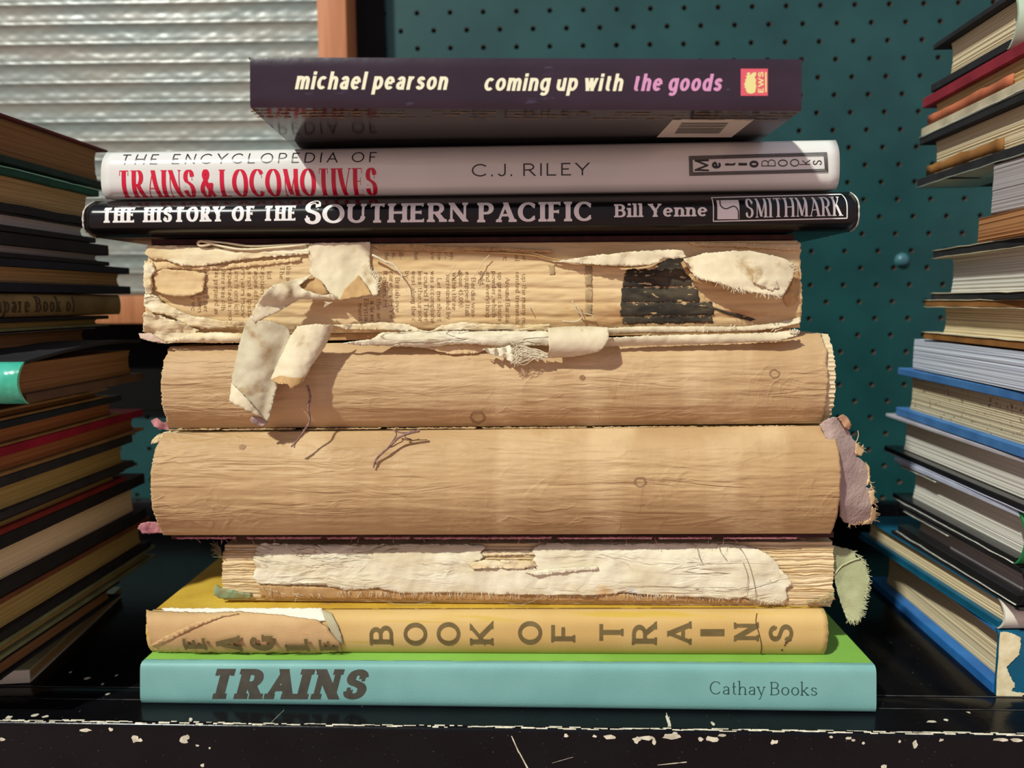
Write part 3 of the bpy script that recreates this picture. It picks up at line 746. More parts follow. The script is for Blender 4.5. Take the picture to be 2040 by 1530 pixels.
# green cloth left on the corners and the frayed flap
sheet([(428, 1166), (440, 1172), (476, 1180), (500, 1184), (498, 1193), (440, 1193), (426, 1186)], y3(.0010), .0008, 5, 2, 39, .0006).obj('cloth_remnant', mat('green_cloth_scrap', (134, 160, 122), (150, 150, 108), (200, 200, 200), rough=.9), b3)
sheet([(1606, 1200), (1640, 1192), (1660, 1180), (1664, 1194), (1652, 1201), (1620, 1204)], y3(.0012), .0008, 5, 2, 40, .0008).obj('cloth_remnant', mat('green_cloth_scrap_pale', (120, 150, 112), (176, 150, 104), (160, 160, 160), rough=.9), b3)
yg = lambda x, y: S3.Y(1655, 1140) + .004 - .010 * max(0, min(1, (y - 1084) / 150)) + .0035 * math.sin((x - 1640) / 26)
mb = sheet([(1640, 1086), (1664, 1088), (1684, 1092), (1700, 1098), (1708, 1112), (1722, 1120), (1726, 1140), (1732, 1158), (1728, 1178), (1720, 1196), (1722, 1212), (1714, 1226), (1706, 1236), (1694, 1238), (1684, 1226), (1676, 1204), (1668, 1178), (1662, 1150), (1656, 1118)], yg, .0007, 6, 2.2, 41, .0010, .03)
fl = mb.obj('cloth_flap', GREENCLOTH, b3, label='frayed sage green cloth flap')
mb = MB(); fringe(mb, [(1700, 1098), (1722, 1120), (1730, 1158), (1722, 1196), (1716, 1226)], yg, 120, 9, -20, .00009, 42, .9)
fringe(mb, [(1716, 1228), (1700, 1238), (1684, 1226)], yg, 50, 10, -85, .00009, 43, .6)
thread(mb, [(1658, 1150), (1676, 1128), (1690, 1120), (1712, 1112)], lambda x, y: yg(x, y) - .0008, .00028)
mb.obj('frayed_edge', mat('pale_green_thread', (190, 192, 152), rough=.9), fl)
mb = MB(); fringe(mb, [(436, 1088), (440, 1110)], y3(.001), 26, 22, 165, .00016, 44, .8); mb.obj('frayed_edge', mat('olive_thread', (120, 108, 70), rough=.9), b3)
board(MB(), S3, 1100, 1680, True, .0012, .016, .12, .0003).obj('back_board', MAROON, b3, label='remaining dark board') if False else None

# --- 4 and 5 the two thick volumes with brown paper spines
def kraft_disp(seed, a=.0006):
    def d(px, py, v):
        e = min(1, 4 * v * (1 - v) * 1.6)
        w = fr(px * .004, py * .05 + seed, seed, 4) * a + fr(px * .012, py * .16, seed + 3, 3) * a * .35
        w += .0004 * fr(px * .016, seed * 2.0, .3, 2)
        return w * (.3 + .7 * e)
    return d
def kraft_book(S, seed, m, lab, pl, pr, D, jag):
    b = empty('book', tuple(S.corner((S.l + S.r) / 2, False) + Vector((0, .01, 0))), lab, 'book', G)
    MB().slab(S.grid(330, 90, jag=jag, seed=seed), back(.0006)).obj('spine', m, b, label='creased brown paper spine')
    return b
S4 = Spine(300, 1675, 863, 848, 1066, 1063, -.006, .0042, p=2.5, disp=kraft_disp(4.0, .00035)).on(S3, .0032)
b4 = kraft_book(S4, 4, KRAFT2, 'thicker brown spined volume with a mauve cloth edge, resting on the coverless book', 0, 0, .17, 2)
S5 = Spine(321, 1650, 690, 664, 853, 846, -.001, .0072, p=2.5, disp=kraft_disp(9.0, .00035)).on(S4, .0004)
b5 = kraft_book(S5, 9, KRAFT, 'brown paper spined volume under the torn newsprint book', 0, 0, .17, 5)
for S, b, xr, pad in ((S4, b4, 1673, 3), (S5, b5, 1668, 0)):
    q0, q1 = S.corner(S.l - 4, False), S.corner(xr, False); q2, q3 = S.corner(S.l - 4, True), S.corner(xr, True)
    mb = MB(); rows = []
    for j in range(91):
        t = j / 90
        row = []
        pl = S.l - 4 + 2.0 * fr(j * .6, 3.0); pr = xr + 3 * fr(j * .25, 8.0)
        for px in (pl, pl + 12, S.r - 30, pr):
            py = S.bot(px) + (S.top(px) - S.bot(px)) * (.01 + .98 * t)
            v = .01 + .98 * t
            Y = S.yF + (S.yE - S.yF) * abs(2 * v - 1) ** S.p + .0014 + .0006 * abs(math.sin(j * .7))
            row.append(Vector((P(px, py, S.yF).x, Y, max(P(px, py, Y).z, S.pt(px, S.bot(px)).z + .0002 + .00001 * j))))
        row += [Vector((row[-1].x, .165, row[-1].z)), Vector((row[0].x, .165, row[0].z))]
        rows.append(row)
    mb.grid(rows, True); n = len(rows[0]); mb.f.append(tuple(range(n))[::-1]); mb.f.append(tuple(90 * n + i for i in range(n)))
    mb.obj('page_block', CREAMPAGE, b, auto=40)
# boards and cloth that stay on book 4
board(MB(), S4, 306, 1682, False, .0008, .0122, .17, .0003).obj('back_board', MAROON, b4)
mb = MB()
a, c = S4.corner(306, False), S4.corner(1690, False)
mb.hexa([(a.x, .008, a.z - .0030), (c.x, .008, c.z - .0030), (c.x, .172, c.z - .0030), (a.x, .172, a.z - .0030), (a.x, .008, a.z - .0003), (c.x, .008, c.z - .0003), (c.x, .172, c.z - .0003), (a.x, .172, a.z - .0003)], .0004)
mb.obj('cover_board', MAROON, b4, label='maroon cover board under the pages')
mb = MB()
y4 = lambda d: (lambda x, y: S4.Y(max(S4.l, min(S4.r, x)), y) - d)
for x0, x1 in ((350, 470), (490, 640), (650, 711), (724, 818), (822, 1100), (1110, 1300), (1310, 1420), (1440, 1590)):
    sheet([(x0, 1071), (x1, 1070), (x1 - 3, 1074), (x0 + 4, 1074)], lambda x, y: .0062, .0005, 5, 1.3, x0, mb=mb)
fringe(mb, [(360, 1073), (1600, 1072)], lambda x, y: .0076, 36, 14, -40, .00010, 46, 1.2)
mb.obj('pink_edge', PINKCLOTH, b4, label='frayed pink cloth edge')
ym = lambda x, y: -.002 + .008 * max(0, (x - 1660) / 70) + .002 * max(0, min(1, (900 - y) / 60)) + .008 * max(0, (y - 1010) / 60)
mb = sheet([(1634, 846), (1652, 834), (1668, 832), (1678, 842), (1690, 858), (1700, 874), (1706, 884), (1720, 898), (1714, 908), (1706, 908), (1716, 916), (1728, 926), (1731, 946), (1733, 964), (1724, 970), (1738, 974), (1741, 992), (1737, 1006), (1744, 1020), (1744, 1032), (1736, 1040), (1718, 1046), (1700, 1046), (1682, 1040), (1676, 1030), (1672, 990), (1664, 930), (1654, 890)], ym, .0012, 6, 2.2, 47, .0006, .04)
sh = mb.obj('cloth_remnant', MAUVE, b4, label='faded mauve cloth edge')
mb = sheet([(1705, 878), (1712, 890), (1722, 898), (1716, 908), (1704, 906)], lambda x, y: ym(x, y) - .0006, .0004, 4, 1.5, 48)
sheet([(1731, 980), (1742, 976), (1743, 1000), (1736, 1008)], lambda x, y: ym(x, y) - .0006, .0004, 4, 1.5, 49, mb=mb)
sheet([(1724, 920), (1732, 930), (1734, 960), (1726, 968), (1730, 950), (1728, 934)], lambda x, y: ym(x, y) - .0006, .0004, 4, 1.2, 50, mb=mb)
sheet([(1738, 1010), (1746, 1022), (1745, 1034), (1730, 1044), (1716, 1046), (1734, 1032)], lambda x, y: ym(x, y) - .0006, .0004, 4, 1.5, 51, mb=mb)
fringe(mb, [(1690, 1046), (1744, 1036), (1744, 1000), (1734, 960)], ym, 50, 9, -50, .00012, 52, .9)
fringe(mb, [(1706, 884), (1720, 900)], ym, 12, 9, 10, .00012, 53, .9)
thread(mb, [(1706, 880), (1710, 868), (1709, 858)], lambda x, y: ym(x, y), .00016)
mb.obj('frayed_edge', mat('buff_fibre', (220, 194, 150), (206, 172, 126), (200, 200, 200), rough=.9), sh)
sheet([(1670, 832), (1680, 826), (1690, 832), (1697, 846), (1692, 856), (1684, 852), (1676, 840)], lambda x, y: ym(x, y) - .002, .0008, 4, 1.6, 54, .0012).obj('cloth_remnant', mat('buff_cloth_scrap', (196, 150, 112), (170, 128, 100), (200, 200, 200), rough=.9), b4)
mb = sheet([(326, 1046), (326, 1062), (300, 1063), (284, 1062), (274, 1054), (279, 1044), (292, 1040), (306, 1041)], lambda x, y: .006, .0015, 4, 2, 55, .0012); mb.obj('cloth_remnant', PINKCLOTH, b4, label='pink cloth scrap at the corner')
mb = sheet([(336, 856), (318, 856), (306, 850), (301, 838), (310, 833), (322, 842), (336, 846)], lambda x, y: .010, .0012, 4, 1.8, 56, .0012); mb.obj('cloth_remnant', PINKCLOTH, b5, label='pink cloth scrap at the corner')
mb = sheet([(340, 858), (326, 862), (312, 868), (302, 878), (300, 886), (306, 884), (318, 880), (340, 868)], lambda x, y: .010, .0012, 4, 1.4, 57, .0010); mb.obj('paper_strip', TORN, b4)
# ragged paper lip along the seam between books 5 and 4
mb = MB()
for i, (x0, x1) in enumerate(((330, 470), (440, 620), (600, 790), (770, 980), (960, 1200), (1180, 1420), (1400, 1620))):
    def seam(x): return 854 + (847 - 854) * (x - 321) / 1330
    s = seam((x0 + x1) / 2)
    sheet([(x0, s + 2), (x1 - 30, s), (x1 - 34, s + 3), (x0 + 6, s + 4.5)], lambda x, y: .0060, .0005, 5, 1.4, 60 + i, .0006, mb=mb)
mb.obj('paper_edge', KRAFT2, b4)
mb = MB()
board(mb, S4, 312, 1640, True, .0006, .0130, .168, .0002); mb.obj('front_board', MAROON, b4)
# stains on the spines
mb = MB()
for S, x, y, r in ((S5, 950, 832, 16), (S5, 1543, 744, 11), (S4, 474, 890, 7), (S4, 1275, 960, 13), (S5, 1160, 752, 6)):
    nrow = [[S.fn(x + k * r * (1 + .25 * fr(a * .9, x)) * math.cos(a * .3927), y + k * r * .8 * (1 + .25 * fr(a * .9, x)) * math.sin(a * .3927), .0002) for a in range(17)] for k in ((.72, 1.0) if r > 7 else (0.01, 1))]
    m_ = MB().grid(nrow); m_.obj('stain', mat('brown_stain', (150, 118, 84), rough=.7), b5 if S is S5 else b4)
# purple-brown cords hanging from the spines
mb = MB()
y5 = lambda d: (lambda x, y: S5.Y(x, y) - d if y < 850 else S4.Y(x, y) - d)
thread(mb, [(612, 768), (618, 790), (614, 812), (617, 838), (606, 858), (594, 876), (580, 890)], lambda x, y: S5.Y(614, 770) - .0045 - .004 * (y - 768) / 120, .00055, 6, lambda t: 1.1 - .5 * t)
thread(mb, [(594, 876), (588, 884), (586, 892)], lambda x, y: S5.Y(614, 770) - .0085, .0003)
mb.obj('cord', TWIG, b5, label='frayed purplish cord')
mb = MB()
thread(mb, [(836, 858), (812, 864), (794, 872), (776, 890), (758, 906), (748, 918), (744, 932)], lambda x, y: S4.Y(x, 900) - .0015 - .002 * (y - 858) / 70, .00055, 6, lambda t: 1.1 - .5 * t)
thread(mb, [(812, 866), (820, 858), (806, 870), (820, 876)], lambda x, y: S4.Y(x, 880) - .0022, .0003)
thread(mb, [(776, 888), (790, 866), (784, 856), (800, 862), (836, 860)], lambda x, y: S4.Y(x, 880) - .0025, .0003)
thread(mb, [(758, 906), (748, 916), (750, 926)], lambda x, y: S4.Y(x, 900) - .003, .0003)
mb.obj('cord', TWIG, b4, label='frayed purplish cord')

# --- 6 the torn book with newsprint showing on its spine
def disp6(px, py, v):
    k = ((py - 546 + 2.5 * fr(px * .006, 2.2, 1.0, 2)) / 28.5) % 1.0
    w = .0006 * (1 - abs(2 * k - 1) ** 3)
    if py < 540: w *= .3
    return -w + .0003 * fr(px * .02, py * .09, 6.0, 3)
S6 = Spine(291, 1596, 489, 479, 668, 653, .004, .0065, p=4, disp=disp6)
b6 = empty('book', tuple(S6.corner(940, False) + Vector((0, .01, 0))), 'coverless torn book with newsprint and loose tape strips on its spine', 'book', G)
MB().slab(S6.grid(260, 70, jag=5, seed=6), back(.0008)).obj('spine', NEWS, b6, label='spine lined with old newsprint')
q0, q1 = S6.corner(294, False), S6.corner(1592, False); q2, q3 = S6.corner(294, True), S6.corner(1592, True)
pages(MB(), q0.x, q1.x, .0078, .168, (q0.z + .0002, q1.z + .0002), (q2.z - .0002, q3.z - .0002), 60, .0008, 6).obj('page_block', CREAMPAGE, b6, smooth=False)
y6 = lambda d: (lambda x, y: S6.Y(max(S6.l, min(S6.r, x)), max(S6.top(x) + 6, min(S6.bot(x) - 6, y))) - d)
mb = MB()
nk = dict(stem=.15, hair=.1, serif=(.07, .07, 1.2), xh=.68, asc=1.0, desc=.28, track=.13, space=.42)
def line(s, x, y0, y1, cap=9.0): put_text(mb, s, (x - 4, y0), (0, 1), (1, 0), y1 - y0, cap, S6.fn, **nk)
for s, x, y0, y1 in (('up the many nu', 1044, 546, 648), ('sented tremendo', 1031, 541, 648), ('Around Bardia', 1011, 553, 642), ('up great clouds', 996, 543, 640), ('powder, which', 984, 540, 632), ('and everything', 972, 540, 632), ('gold,', 960, 540, 570),
                     ('Bardia was', 943, 553, 631), ('equipped Itali', 931, 541, 629), ('about 45,000.', 918, 540, 615), ('within three', 905, 543, 618), ('surrounded by', 893, 545, 636), ('Let me short', 875, 554, 640), ('was accomplishe', 862, 540, 644),
                     ('round 1 Ther'.replace('1', 'l'), 849, 543, 642), ('less the ursor', 837, 539, 642), ('west along the c', 824, 540, 640), ('by', 811, 539, 554), ('British ove', 792, 553, 622), ('rarean, H Ye', 780, 540, 636), ('Italian, H', 768, 539, 612), ('now the an', 755, 560, 640), ('in the may', 742, 600, 640), ('Britia', 730, 596, 640), ('ment', 718, 605, 640)):
    line(s, x, y0, y1)
for s, x, y0, y1 in (('ception of', 524, 532, 606), ('rages aft qual', 511, 533, 632), ('s not a lpsta', 498, 540, 632), ('rn en hov', 485, 535, 634), ('tion from ich', 472, 533, 626), ('expected is mo', 459, 533, 638), ('there was oth', 446, 533, 618), ('was prepared as', 432, 532, 626), ('Acting f per', 411, 541, 622), ('are encl iden', 399, 532, 622), ('every ec', 386, 553, 620), ('ld', 537, 540, 556), ('The', 562, 532, 556), ('this is', 575, 530, 560)):
    line(s, x, y0, y1)
for s, x, y0, y1 in (('the', 770, 503, 517), ('m-', 784, 504, 516), ('ill-', 799, 503, 516), ('hat', 829, 503, 518), ('ve', 862, 502, 518), ('he', 875, 502, 518), ('r-', 888, 503, 517), ('en', 900, 503, 517), ('it', 1006, 505, 520), ('al', 1030, 506, 520), ('or', 1044, 505, 520)):
    line(s, x, y0, y1, 8.5)
mb.obj('newsprint_text', INK, b6, smooth=False)
# black printed patch, cracked along the gatherings
mb = MB()
for y0, y1, x0, x1 in ((537, 549, 1246, 1370), (549, 572, 1244, 1376), (573, 602, 1240, 1390), (603, 630, 1238, 1420), (631, 645, 1242, 1418)):
    sheet([(x0, y0), (x1, y0 - 1), (x1 + 4, y1 - 1), (x0 - 3, y1)], y6(.00025), .0001, 5, 3.4, int(y0), mb=mb, jf=.12)
sheet([(1330, 516), (1364, 512), (1376, 536), (1340, 540), (1300, 534)], y6(.00025), .0001, 6, 1.6, 71, mb=mb)
sheet([(1376, 604), (1400, 604), (1440, 618), (1480, 628), (1506, 636), (1496, 640), (1460, 630), (1420, 616), (1398, 612), (1382, 612)], y6(.0003), .0001, 5, 1.0, 72, mb=mb)
mb.obj('printed_patch', INKBLACK, b6, label='black printed patch')
mb = MB()
for x0, x1 in ((1166, 1180),):
    for y0, y1 in ((530, 570), (576, 600), (606, 628)):
        sheet([(x0, y0), (x1, y0), (x1, y1), (x0, y1)], y6(.0002), .0001, 5, 2.0, y0, mb=mb)
sheet([(1092, 528), (1104, 528), (1106, 548), (1096, 548)], y6(.0002), .0001, 4, 1.5, 73, mb=mb)
mb.obj('printed_patch', mat('grey_printing_ink', (150, 132, 100), (184, 156, 112), (300, 300, 300), rough=.9), b6)
for nm, za, zb_ in (('back_board', S6.corner(S6.l, False).z - .0034, S6.corner(S6.r, False).z - .0024), ('front_board', S6.corner(S6.l, True).z + .0003, S6.corner(S6.r, True).z + .0003)):
    th_ = .0030 if nm == 'back_board' else .0022
    if nm == 'back_board': za, zb_ = max(za, S5.corner(S5.l, True).z + .0003), max(zb_, S5.corner(S5.r, True).z + .0002)
    zt1, zt2_ = (S6.corner(S6.l, False).z - .0001, S6.corner(S6.r, False).z - .0001) if nm == 'back_board' else (za + th_, zb_ + th_)
    MB().hexa([(q0.x + .002, .0075, za), (q1.x - .002, .0075, zb_), (q1.x - .002, .168, zb_), (q0.x + .002, .168, za), (q0.x + .002, .0075, zt1), (q1.x - .002, .0075, zt2_), (q1.x - .002, .168, zt2_), (q0.x + .002, .168, zt1)], .0002).obj(nm, TAPEBACK if nm == 'back_board' else MAROON, b6)
# torn layers at the left end
sheet([(294, 489), (332, 489), (388, 492), (433, 494), (482, 495), (540, 492), (616, 490), (616, 506), (560, 510), (499, 515), (450, 523), (404, 530), (361, 529), (332, 517), (303, 517), (288, 506)], y6(.0016), .0009, 6, 2.6, 81, .0005, .03).obj('torn_layer', TORN, b6, label='torn cream paper layer')
sheet([(300, 526), (330, 521), (372, 528), (420, 530), (470, 524), (540, 518), (600, 512), (600, 520), (530, 528), (450, 536), (390, 538), (340, 534), (310, 540)], y6(.0007), .0006, 6, 2.0, 82, .0006).obj('torn_layer', NEWS, b6)
sheet([(304, 544), (326, 536), (380, 540), (410, 545), (404, 580), (380, 590), (340, 590), (310, 580)], lambda x, y: y6(.0010)(x, y) - .0022 * max(0, (y - 565) / 25), .0006, 6, 1.4, 83, .0005).obj('torn_layer', NEWS, b6)
sheet([(288, 518), (304, 524), (308, 540), (300, 552), (303, 574), (298, 590), (290, 588), (285, 560), (286, 535)], y6(.0022), .0012, 5, 2.2, 84, .0010).obj('torn_layer', TORN, b6)
sheet([(288, 586), (316, 590), (322, 602), (342, 610), (361, 622), (384, 630), (433, 638), (500, 641), (540, 638), (540, 650), (482, 653), (404, 655), (368, 645), (335, 628), (303, 622), (286, 609)], y6(.0024), .0009, 6, 2.2, 85, .0011, .03).obj('torn_layer', TORN, b6)
sheet([(286, 622), (319, 630), (368, 645), (396, 658), (368, 674), (327, 684), (300, 672), (284, 660)], y6(.0032), .0012, 6, 2.4, 86, .0014, .03).obj('torn_layer', TORN, b6, label='crumpled cream paper corner')
sheet([(365, 671), (384, 663), (440, 662), (490, 664), (500, 682), (440, 683), (352, 682), (329, 685)], lambda x, y: y6(.0028)(x, y) - .002 * math.sin(max(0, min(1, (y - 662) / 22)) * 3.1), .0008, 6, 1.6, 87, .0006).obj('torn_layer', TORN, b6)
sheet([(276, 664), (299, 664), (314, 674), (330, 685), (311, 682), (280, 675)], lambda x, y: .0015, .0012, 4, 1.0, 88, .0004).obj('paper_tab', mat('pinkish_paper', (214, 188, 168), rough=.85), b6)
# rolled paper edges along the top
mb = MB()
thread(mb, [(610, 488), (540, 494), (500, 497), (470, 496), (430, 488), (405, 481), (396, 482), (395, 487), (402, 490), (420, 487)], y6(.0025), .00055)
thread(mb, [(616, 486), (560, 488), (500, 490), (450, 484), (408, 480)], y6(.0020), .00045)
mb.obj('rolled_edge', TORN, b6)
mb = MB()
sheet([(742, 488), (800, 486), (900, 490), (1000, 492), (1100, 497), (1100, 503), (1000, 499), (900, 500), (800, 499), (756, 498)], y6(.0020), .0007, 6, 1.5, 89, .0006, mb=mb)
thread(mb, [(850, 500), (950, 502), (1050, 508), (1100, 516), (1150, 524), (1230, 532), (1290, 528), (1320, 515)], y6(.0012), .0004, mb and 5)
thread(mb, [(1010, 500), (1060, 504), (1110, 518), (1180, 522), (1240, 530)], y6(.0016), .00025)
mb.obj('rolled_edge', TAPEBACK, b6)
sheet([(1100, 521), (1142, 515), (1183, 509), (1260, 501), (1340, 497), (1360, 499), (1368, 512), (1350, 515), (1321, 515), (1305, 526), (1258, 530), (1208, 529), (1142, 524)], lambda x, y: y6(.0020)(x, y) - .006 * max(0, min(1, (x - 1100) / 200)), .0006, 6, 1.8, 90, .0008).obj('tape_strip', TAPE, b6, label='torn cloth strip along the top edge')
sheet([(1372, 482), (1596, 486), (1592, 500), (1560, 498), (1460, 492), (1380, 490)], y6(.0008), .0008, 6, 2.0, 91, .0006).obj('torn_layer', NEWS, b6)
# cloth flap at the upper right corner
yfp = lambda x, y: y6(.0016)(x, y) - .0065 * math.sin(max(0, min(1, (x - 1360) / 224)) * 2.6) - .003 * (y - 500) / 90
mb = sheet([(1362, 516), (1404, 504), (1450, 500), (1500, 500), (1554, 512), (1574, 522), (1586, 530), (1584, 545), (1578, 560), (1566, 580), (1558, 592), (1517, 585), (1467, 575), (1433, 564), (1400, 558), (1382, 546), (1371, 535)], yfp, .0009, 6, 1.8, 92, .0004, .03)
sheet([(1498, 546), (1512, 540), (1530, 552), (1548, 558), (1552, 574), (1536, 578), (1516, 570), (1500, 562)], lambda x, y: yfp(x, y) - .0007, .0005, 5, 2.6, 93, .0008, .09, mb=mb)
f6 = mb.obj('cloth_flap', TAPE, b6, label='frayed cream cloth flap')
mb = MB(); fringe(mb, [(1380, 548), (1433, 564), (1467, 575), (1517, 585), (1560, 592)], yfp, 46, 10, -70, .00010, 94, .9)
fringe(mb, [(1574, 524), (1586, 540)], yfp, 14, 9, 20, .00010, 95, .9); mb.obj('frayed_edge', THREAD, f6)
sheet([(1362, 516), (1372, 536), (1392, 552), (1430, 566), (1424, 572), (1386, 562), (1366, 544), (1356, 524)], lambda x, y: yfp(x, y) + .0020, .0006, 5, 1.6, 96, .0006).obj('tape_lining', TAPEBACK, b6)
sheet([(1580, 534), (1590, 530), (1594, 560), (1590, 600), (1570, 612), (1560, 596), (1578, 566)], y6(.0009), .0006, 5, 1.6, 97, .0008).obj('tape_lining', TAPEBACK, b6)
# the upright tape in front of the newsprint and its folded end
yt = lambda x, y: S6.Y(680, 500) - .0018 - .0075 * max(0, (y - 500) / 95) ** 1.5 - .003 * max(0, (650 - x) / 150) * max(0, (y - 530) / 60)
sheet([(616, 485), (676, 483), (737, 482), (737, 510), (738, 536), (746, 548), (753, 556), (750, 572), (754, 586), (735, 593), (678, 598), (668, 590), (640, 575), (622, 550), (616, 540), (615, 510)], yt, .0006, 6, 1.2, 101, .0005).obj('tape_strip', TAPE, b6, label='upright cream cloth tape')
sheet([(676, 598), (686, 578), (714, 548), (728, 566), (741, 588)], lambda x, y: yt(x, y) - .0014, .0005, 5, 1.2, 102, .0004).obj('tape_fold', TAPEBACK, b6, label='folded over brown corner')
yl = lambda x, y: S6.Y(600, 560) - .0060 - .0035 * math.sin(max(0, min(1, (y - 548) / 60)) * 3.0) - .004 * max(0, (600 - x) / 100)
sheet([(622, 548), (590, 556), (546, 567), (527, 582), (512, 606), (499, 631), (508, 645), (530, 632), (552, 622), (596, 596), (640, 597), (678, 598), (664, 586), (640, 588), (606, 578), (596, 568), (612, 556)], yl, .0006, 6, 1.4, 103, .0010, .05).obj('tape_fold', TAPE, b6)
sheet([(622, 549), (640, 560), (655, 586), (640, 590), (600, 590), (570, 590), (548, 604), (524, 628), (540, 598), (560, 574), (596, 558)], lambda x, y: yl(x, y) + .0022, .0005, 6, 1.4, 104, .0006).obj('tape_lining', TAPEBACK, b6)
yh = lambda x, y: S6.Y(520, 600) - .0080 - .0050 * max(0, min(1, (y - 630) / 200)) - .0030 * math.sin(max(0, min(1, ((x + (y - 630) * .30) - 490) / 90)) * 3.1)
sheet([(499, 628), (512, 640), (540, 640), (572, 652), (580, 668), (566, 720), (549, 778), (541, 812), (534, 840), (521, 831), (490, 816), (457, 798), (461, 763), (468, 722), (477, 686), (486, 652)], yh, .0007, 6, 1.6, 105, .0007, .03).obj('tape_strip', TAPEDIRTY, b6, label='longer soiled hanging tape')
sheet([(461, 763), (480, 782), (500, 804), (522, 831), (490, 817), (456, 799)], lambda x, y: yh(x, y) - .0012, .0006, 5, 1.3, 106, .0004).obj('tape_fold', TAPE, b6, label='folded pale corner')
sheet([(504, 828), (520, 832), (534, 842), (524, 850), (506, 846), (498, 836)], lambda x, y: yh(x, y) + .0015, .0006, 5, 1.3, 107, .0004).obj('tape_lining', MAUVE, b6)
def yc(x, y):
    t = max(0, min(1, (y - 646) / 124))
    cx = 629 - 62 * t
    s = max(-1, min(1, (x - cx) / 40))
    return S6.Y(620, 640) - .0070 - .0050 * t - .0050 * math.sqrt(max(0, 1 - s * s * .96))
mb = sheet([(592, 650), (630, 645), (665, 648), (656, 672), (646, 692), (620, 730), (600, 764), (588, 768), (579, 775), (572, 764), (556, 764), (539, 755), (550, 730), (562, 705), (576, 674)], yc, .0007, 4.5, 1.2, 108, .0004, .05)
mb.obj('tape_strip', TAPE, b6, label='shorter curled tape')
sheet([(539, 756), (556, 748), (580, 752), (604, 752), (598, 766), (588, 769), (580, 776), (572, 765), (556, 765)], lambda x, y: yc(x, y) - .0006, .0005, 4, 1.6, 109, .0004).obj('tape_lining', TAPEBACK, b6)
mb = MB()
thread(mb, [(742, 508), (758, 516), (772, 524), (784, 530), (798, 546), (805, 562), (810, 580)], y6(.0030), .0004, 5, lambda t: 1.3 - t)
thread(mb, [(770, 522), (782, 526), (790, 534), (802, 552)], y6(.0034), .0003)
fringe(mb, [(737, 540), (752, 556), (752, 584)], yt, 40, 12, 70, .00012, 110, .8)
fringe(mb, [(672, 598), (652, 606)], yt, 6, 14, 200, .00012, 111, .4)
mb.obj('loose_thread', THREAD, b6)
for pts in ([(908, 526), (900, 538), (892, 548)], [(975, 508), (962, 522), (950, 542), (944, 552)]): thread(MB(), pts, y6(.0022), .00018).obj('loose_thread', TAPE, b6)
mb = MB()
thread(mb, [(1140, 600), (1150, 620), (1160, 628), (1150, 640), (1120, 640)], y6(.0022), .0003)
mb.obj('loose_thread', TAPE, b6); mb = MB()
thread(mb, [(1152, 606), (1158, 622), (1180, 628), (1180, 634)], y6(.0022), .0002)
mb.obj('loose_thread', TAPE, b6)
thread(MB(), [(1052, 606), (1058, 620)], y6(.0016), .0002).obj('loose_thread', TAPE, b6)
# the lower lips of the torn spine, lying over the book below
def roll(y0, y1, Y0, dep): return lambda x, y: Y0 - dep * math.sin(max(0.0, min(1.0, (y - y0) / (y1 - y0))) * math.pi)
sheet([(664, 648), (760, 642), (812, 646), (834, 656), (852, 662), (880, 648), (920, 642), (980, 646), (1096, 646), (1096, 660), (1000, 659), (920, 658), (860, 662), (760, 658), (690, 656)], lambda x, y: .0022, .0010, 6, 1.6, 121, .0008).obj('torn_layer', TORN, b6)
sheet([(676, 684), (740, 676), (760, 662), (830, 660), (1000, 659), (1096, 660), (1098, 688), (1000, 692), (950, 686), (905, 684), (860, 693), (800, 690), (720, 688)], roll(656, 696, .0008, .0028), .0009, 6, 1.6, 122, .0006).obj('torn_layer', MULL, b6, label='cream paper lip')
sheet([(845, 692), (900, 686), (960, 684), (1000, 690), (950, 704), (900, 706), (870, 700)], lambda x, y: .0012, .0008, 5, 1.6, 123, .0006).obj('torn_layer', NEWS, b6)
mb = sheet([(1206, 654), (1280, 650), (1380, 650), (1475, 651), (1540, 644), (1594, 632), (1596, 642), (1558, 652), (1500, 660), (1400, 662), (1280, 664), (1206, 668)], roll(640, 672, .0030, .0026), .0010, 5, 1.2, 124, .0004)
mb.obj('torn_layer', TAPE, b6, label='rolled cloth edge')
mb = sheet([(1200, 678), (1230, 672), (1300, 668), (1400, 666), (1500, 664), (1588, 658), (1590, 668), (1550, 680), (1400, 686), (1240, 690), (1204, 690)], roll(656, 692, .0012, .0030), .0010, 5, 1.4, 125, .0004)
mb.obj('torn_layer', TAPE, b6)
fringe(MB(), [(1575, 662), (1592, 662)], lambda x, y: -.0014, 22, 7, 30, .00016, 126, 1.5).obj('frayed_edge', THREAD, b6)
for x, y in ((1285, 670), (1400, 660), (1450, 655), (1536, 658)): fringe(MB(), [(x, y), (x + 12, y)], lambda x, y: -.0006, 3, 12, 60, .00014, x, .8).obj('loose_thread', THREAD, b6)
def yw(x, y):
    s = (y - 682) / 32.0
    return -.0008 - .0075 * math.sqrt(max(0, 1 - min(1, s * s)))
sheet([(1092, 653), (1130, 650), (1167, 650), (1212, 652), (1213, 676), (1205, 690), (1192, 701), (1142, 711), (1088, 714), (1094, 700)], yw, .0008, 5, 0.8, 127, .0002).obj('tape_strip', TAPE, b6, label='wrapped tape over the lower edge')
ywh = lambda x, y: -.0040
sheet([(960, 695), (1000, 692), (1016, 688), (1028, 700), (1040, 690), (1060, 696), (1088, 708), (1086, 714), (1056, 716), (1020, 722), (1002, 712), (975, 706)], lambda x, y: ywh(x, y) + .0012 * math.sin(x * .35), .0007, 5, 2.0, 128, .0010, .08).obj('paper_strip', mat('white_paper_scrap', (236, 230, 208), (216, 204, 172), (300, 300, 300), rough=.85), b6)
mb = MB()
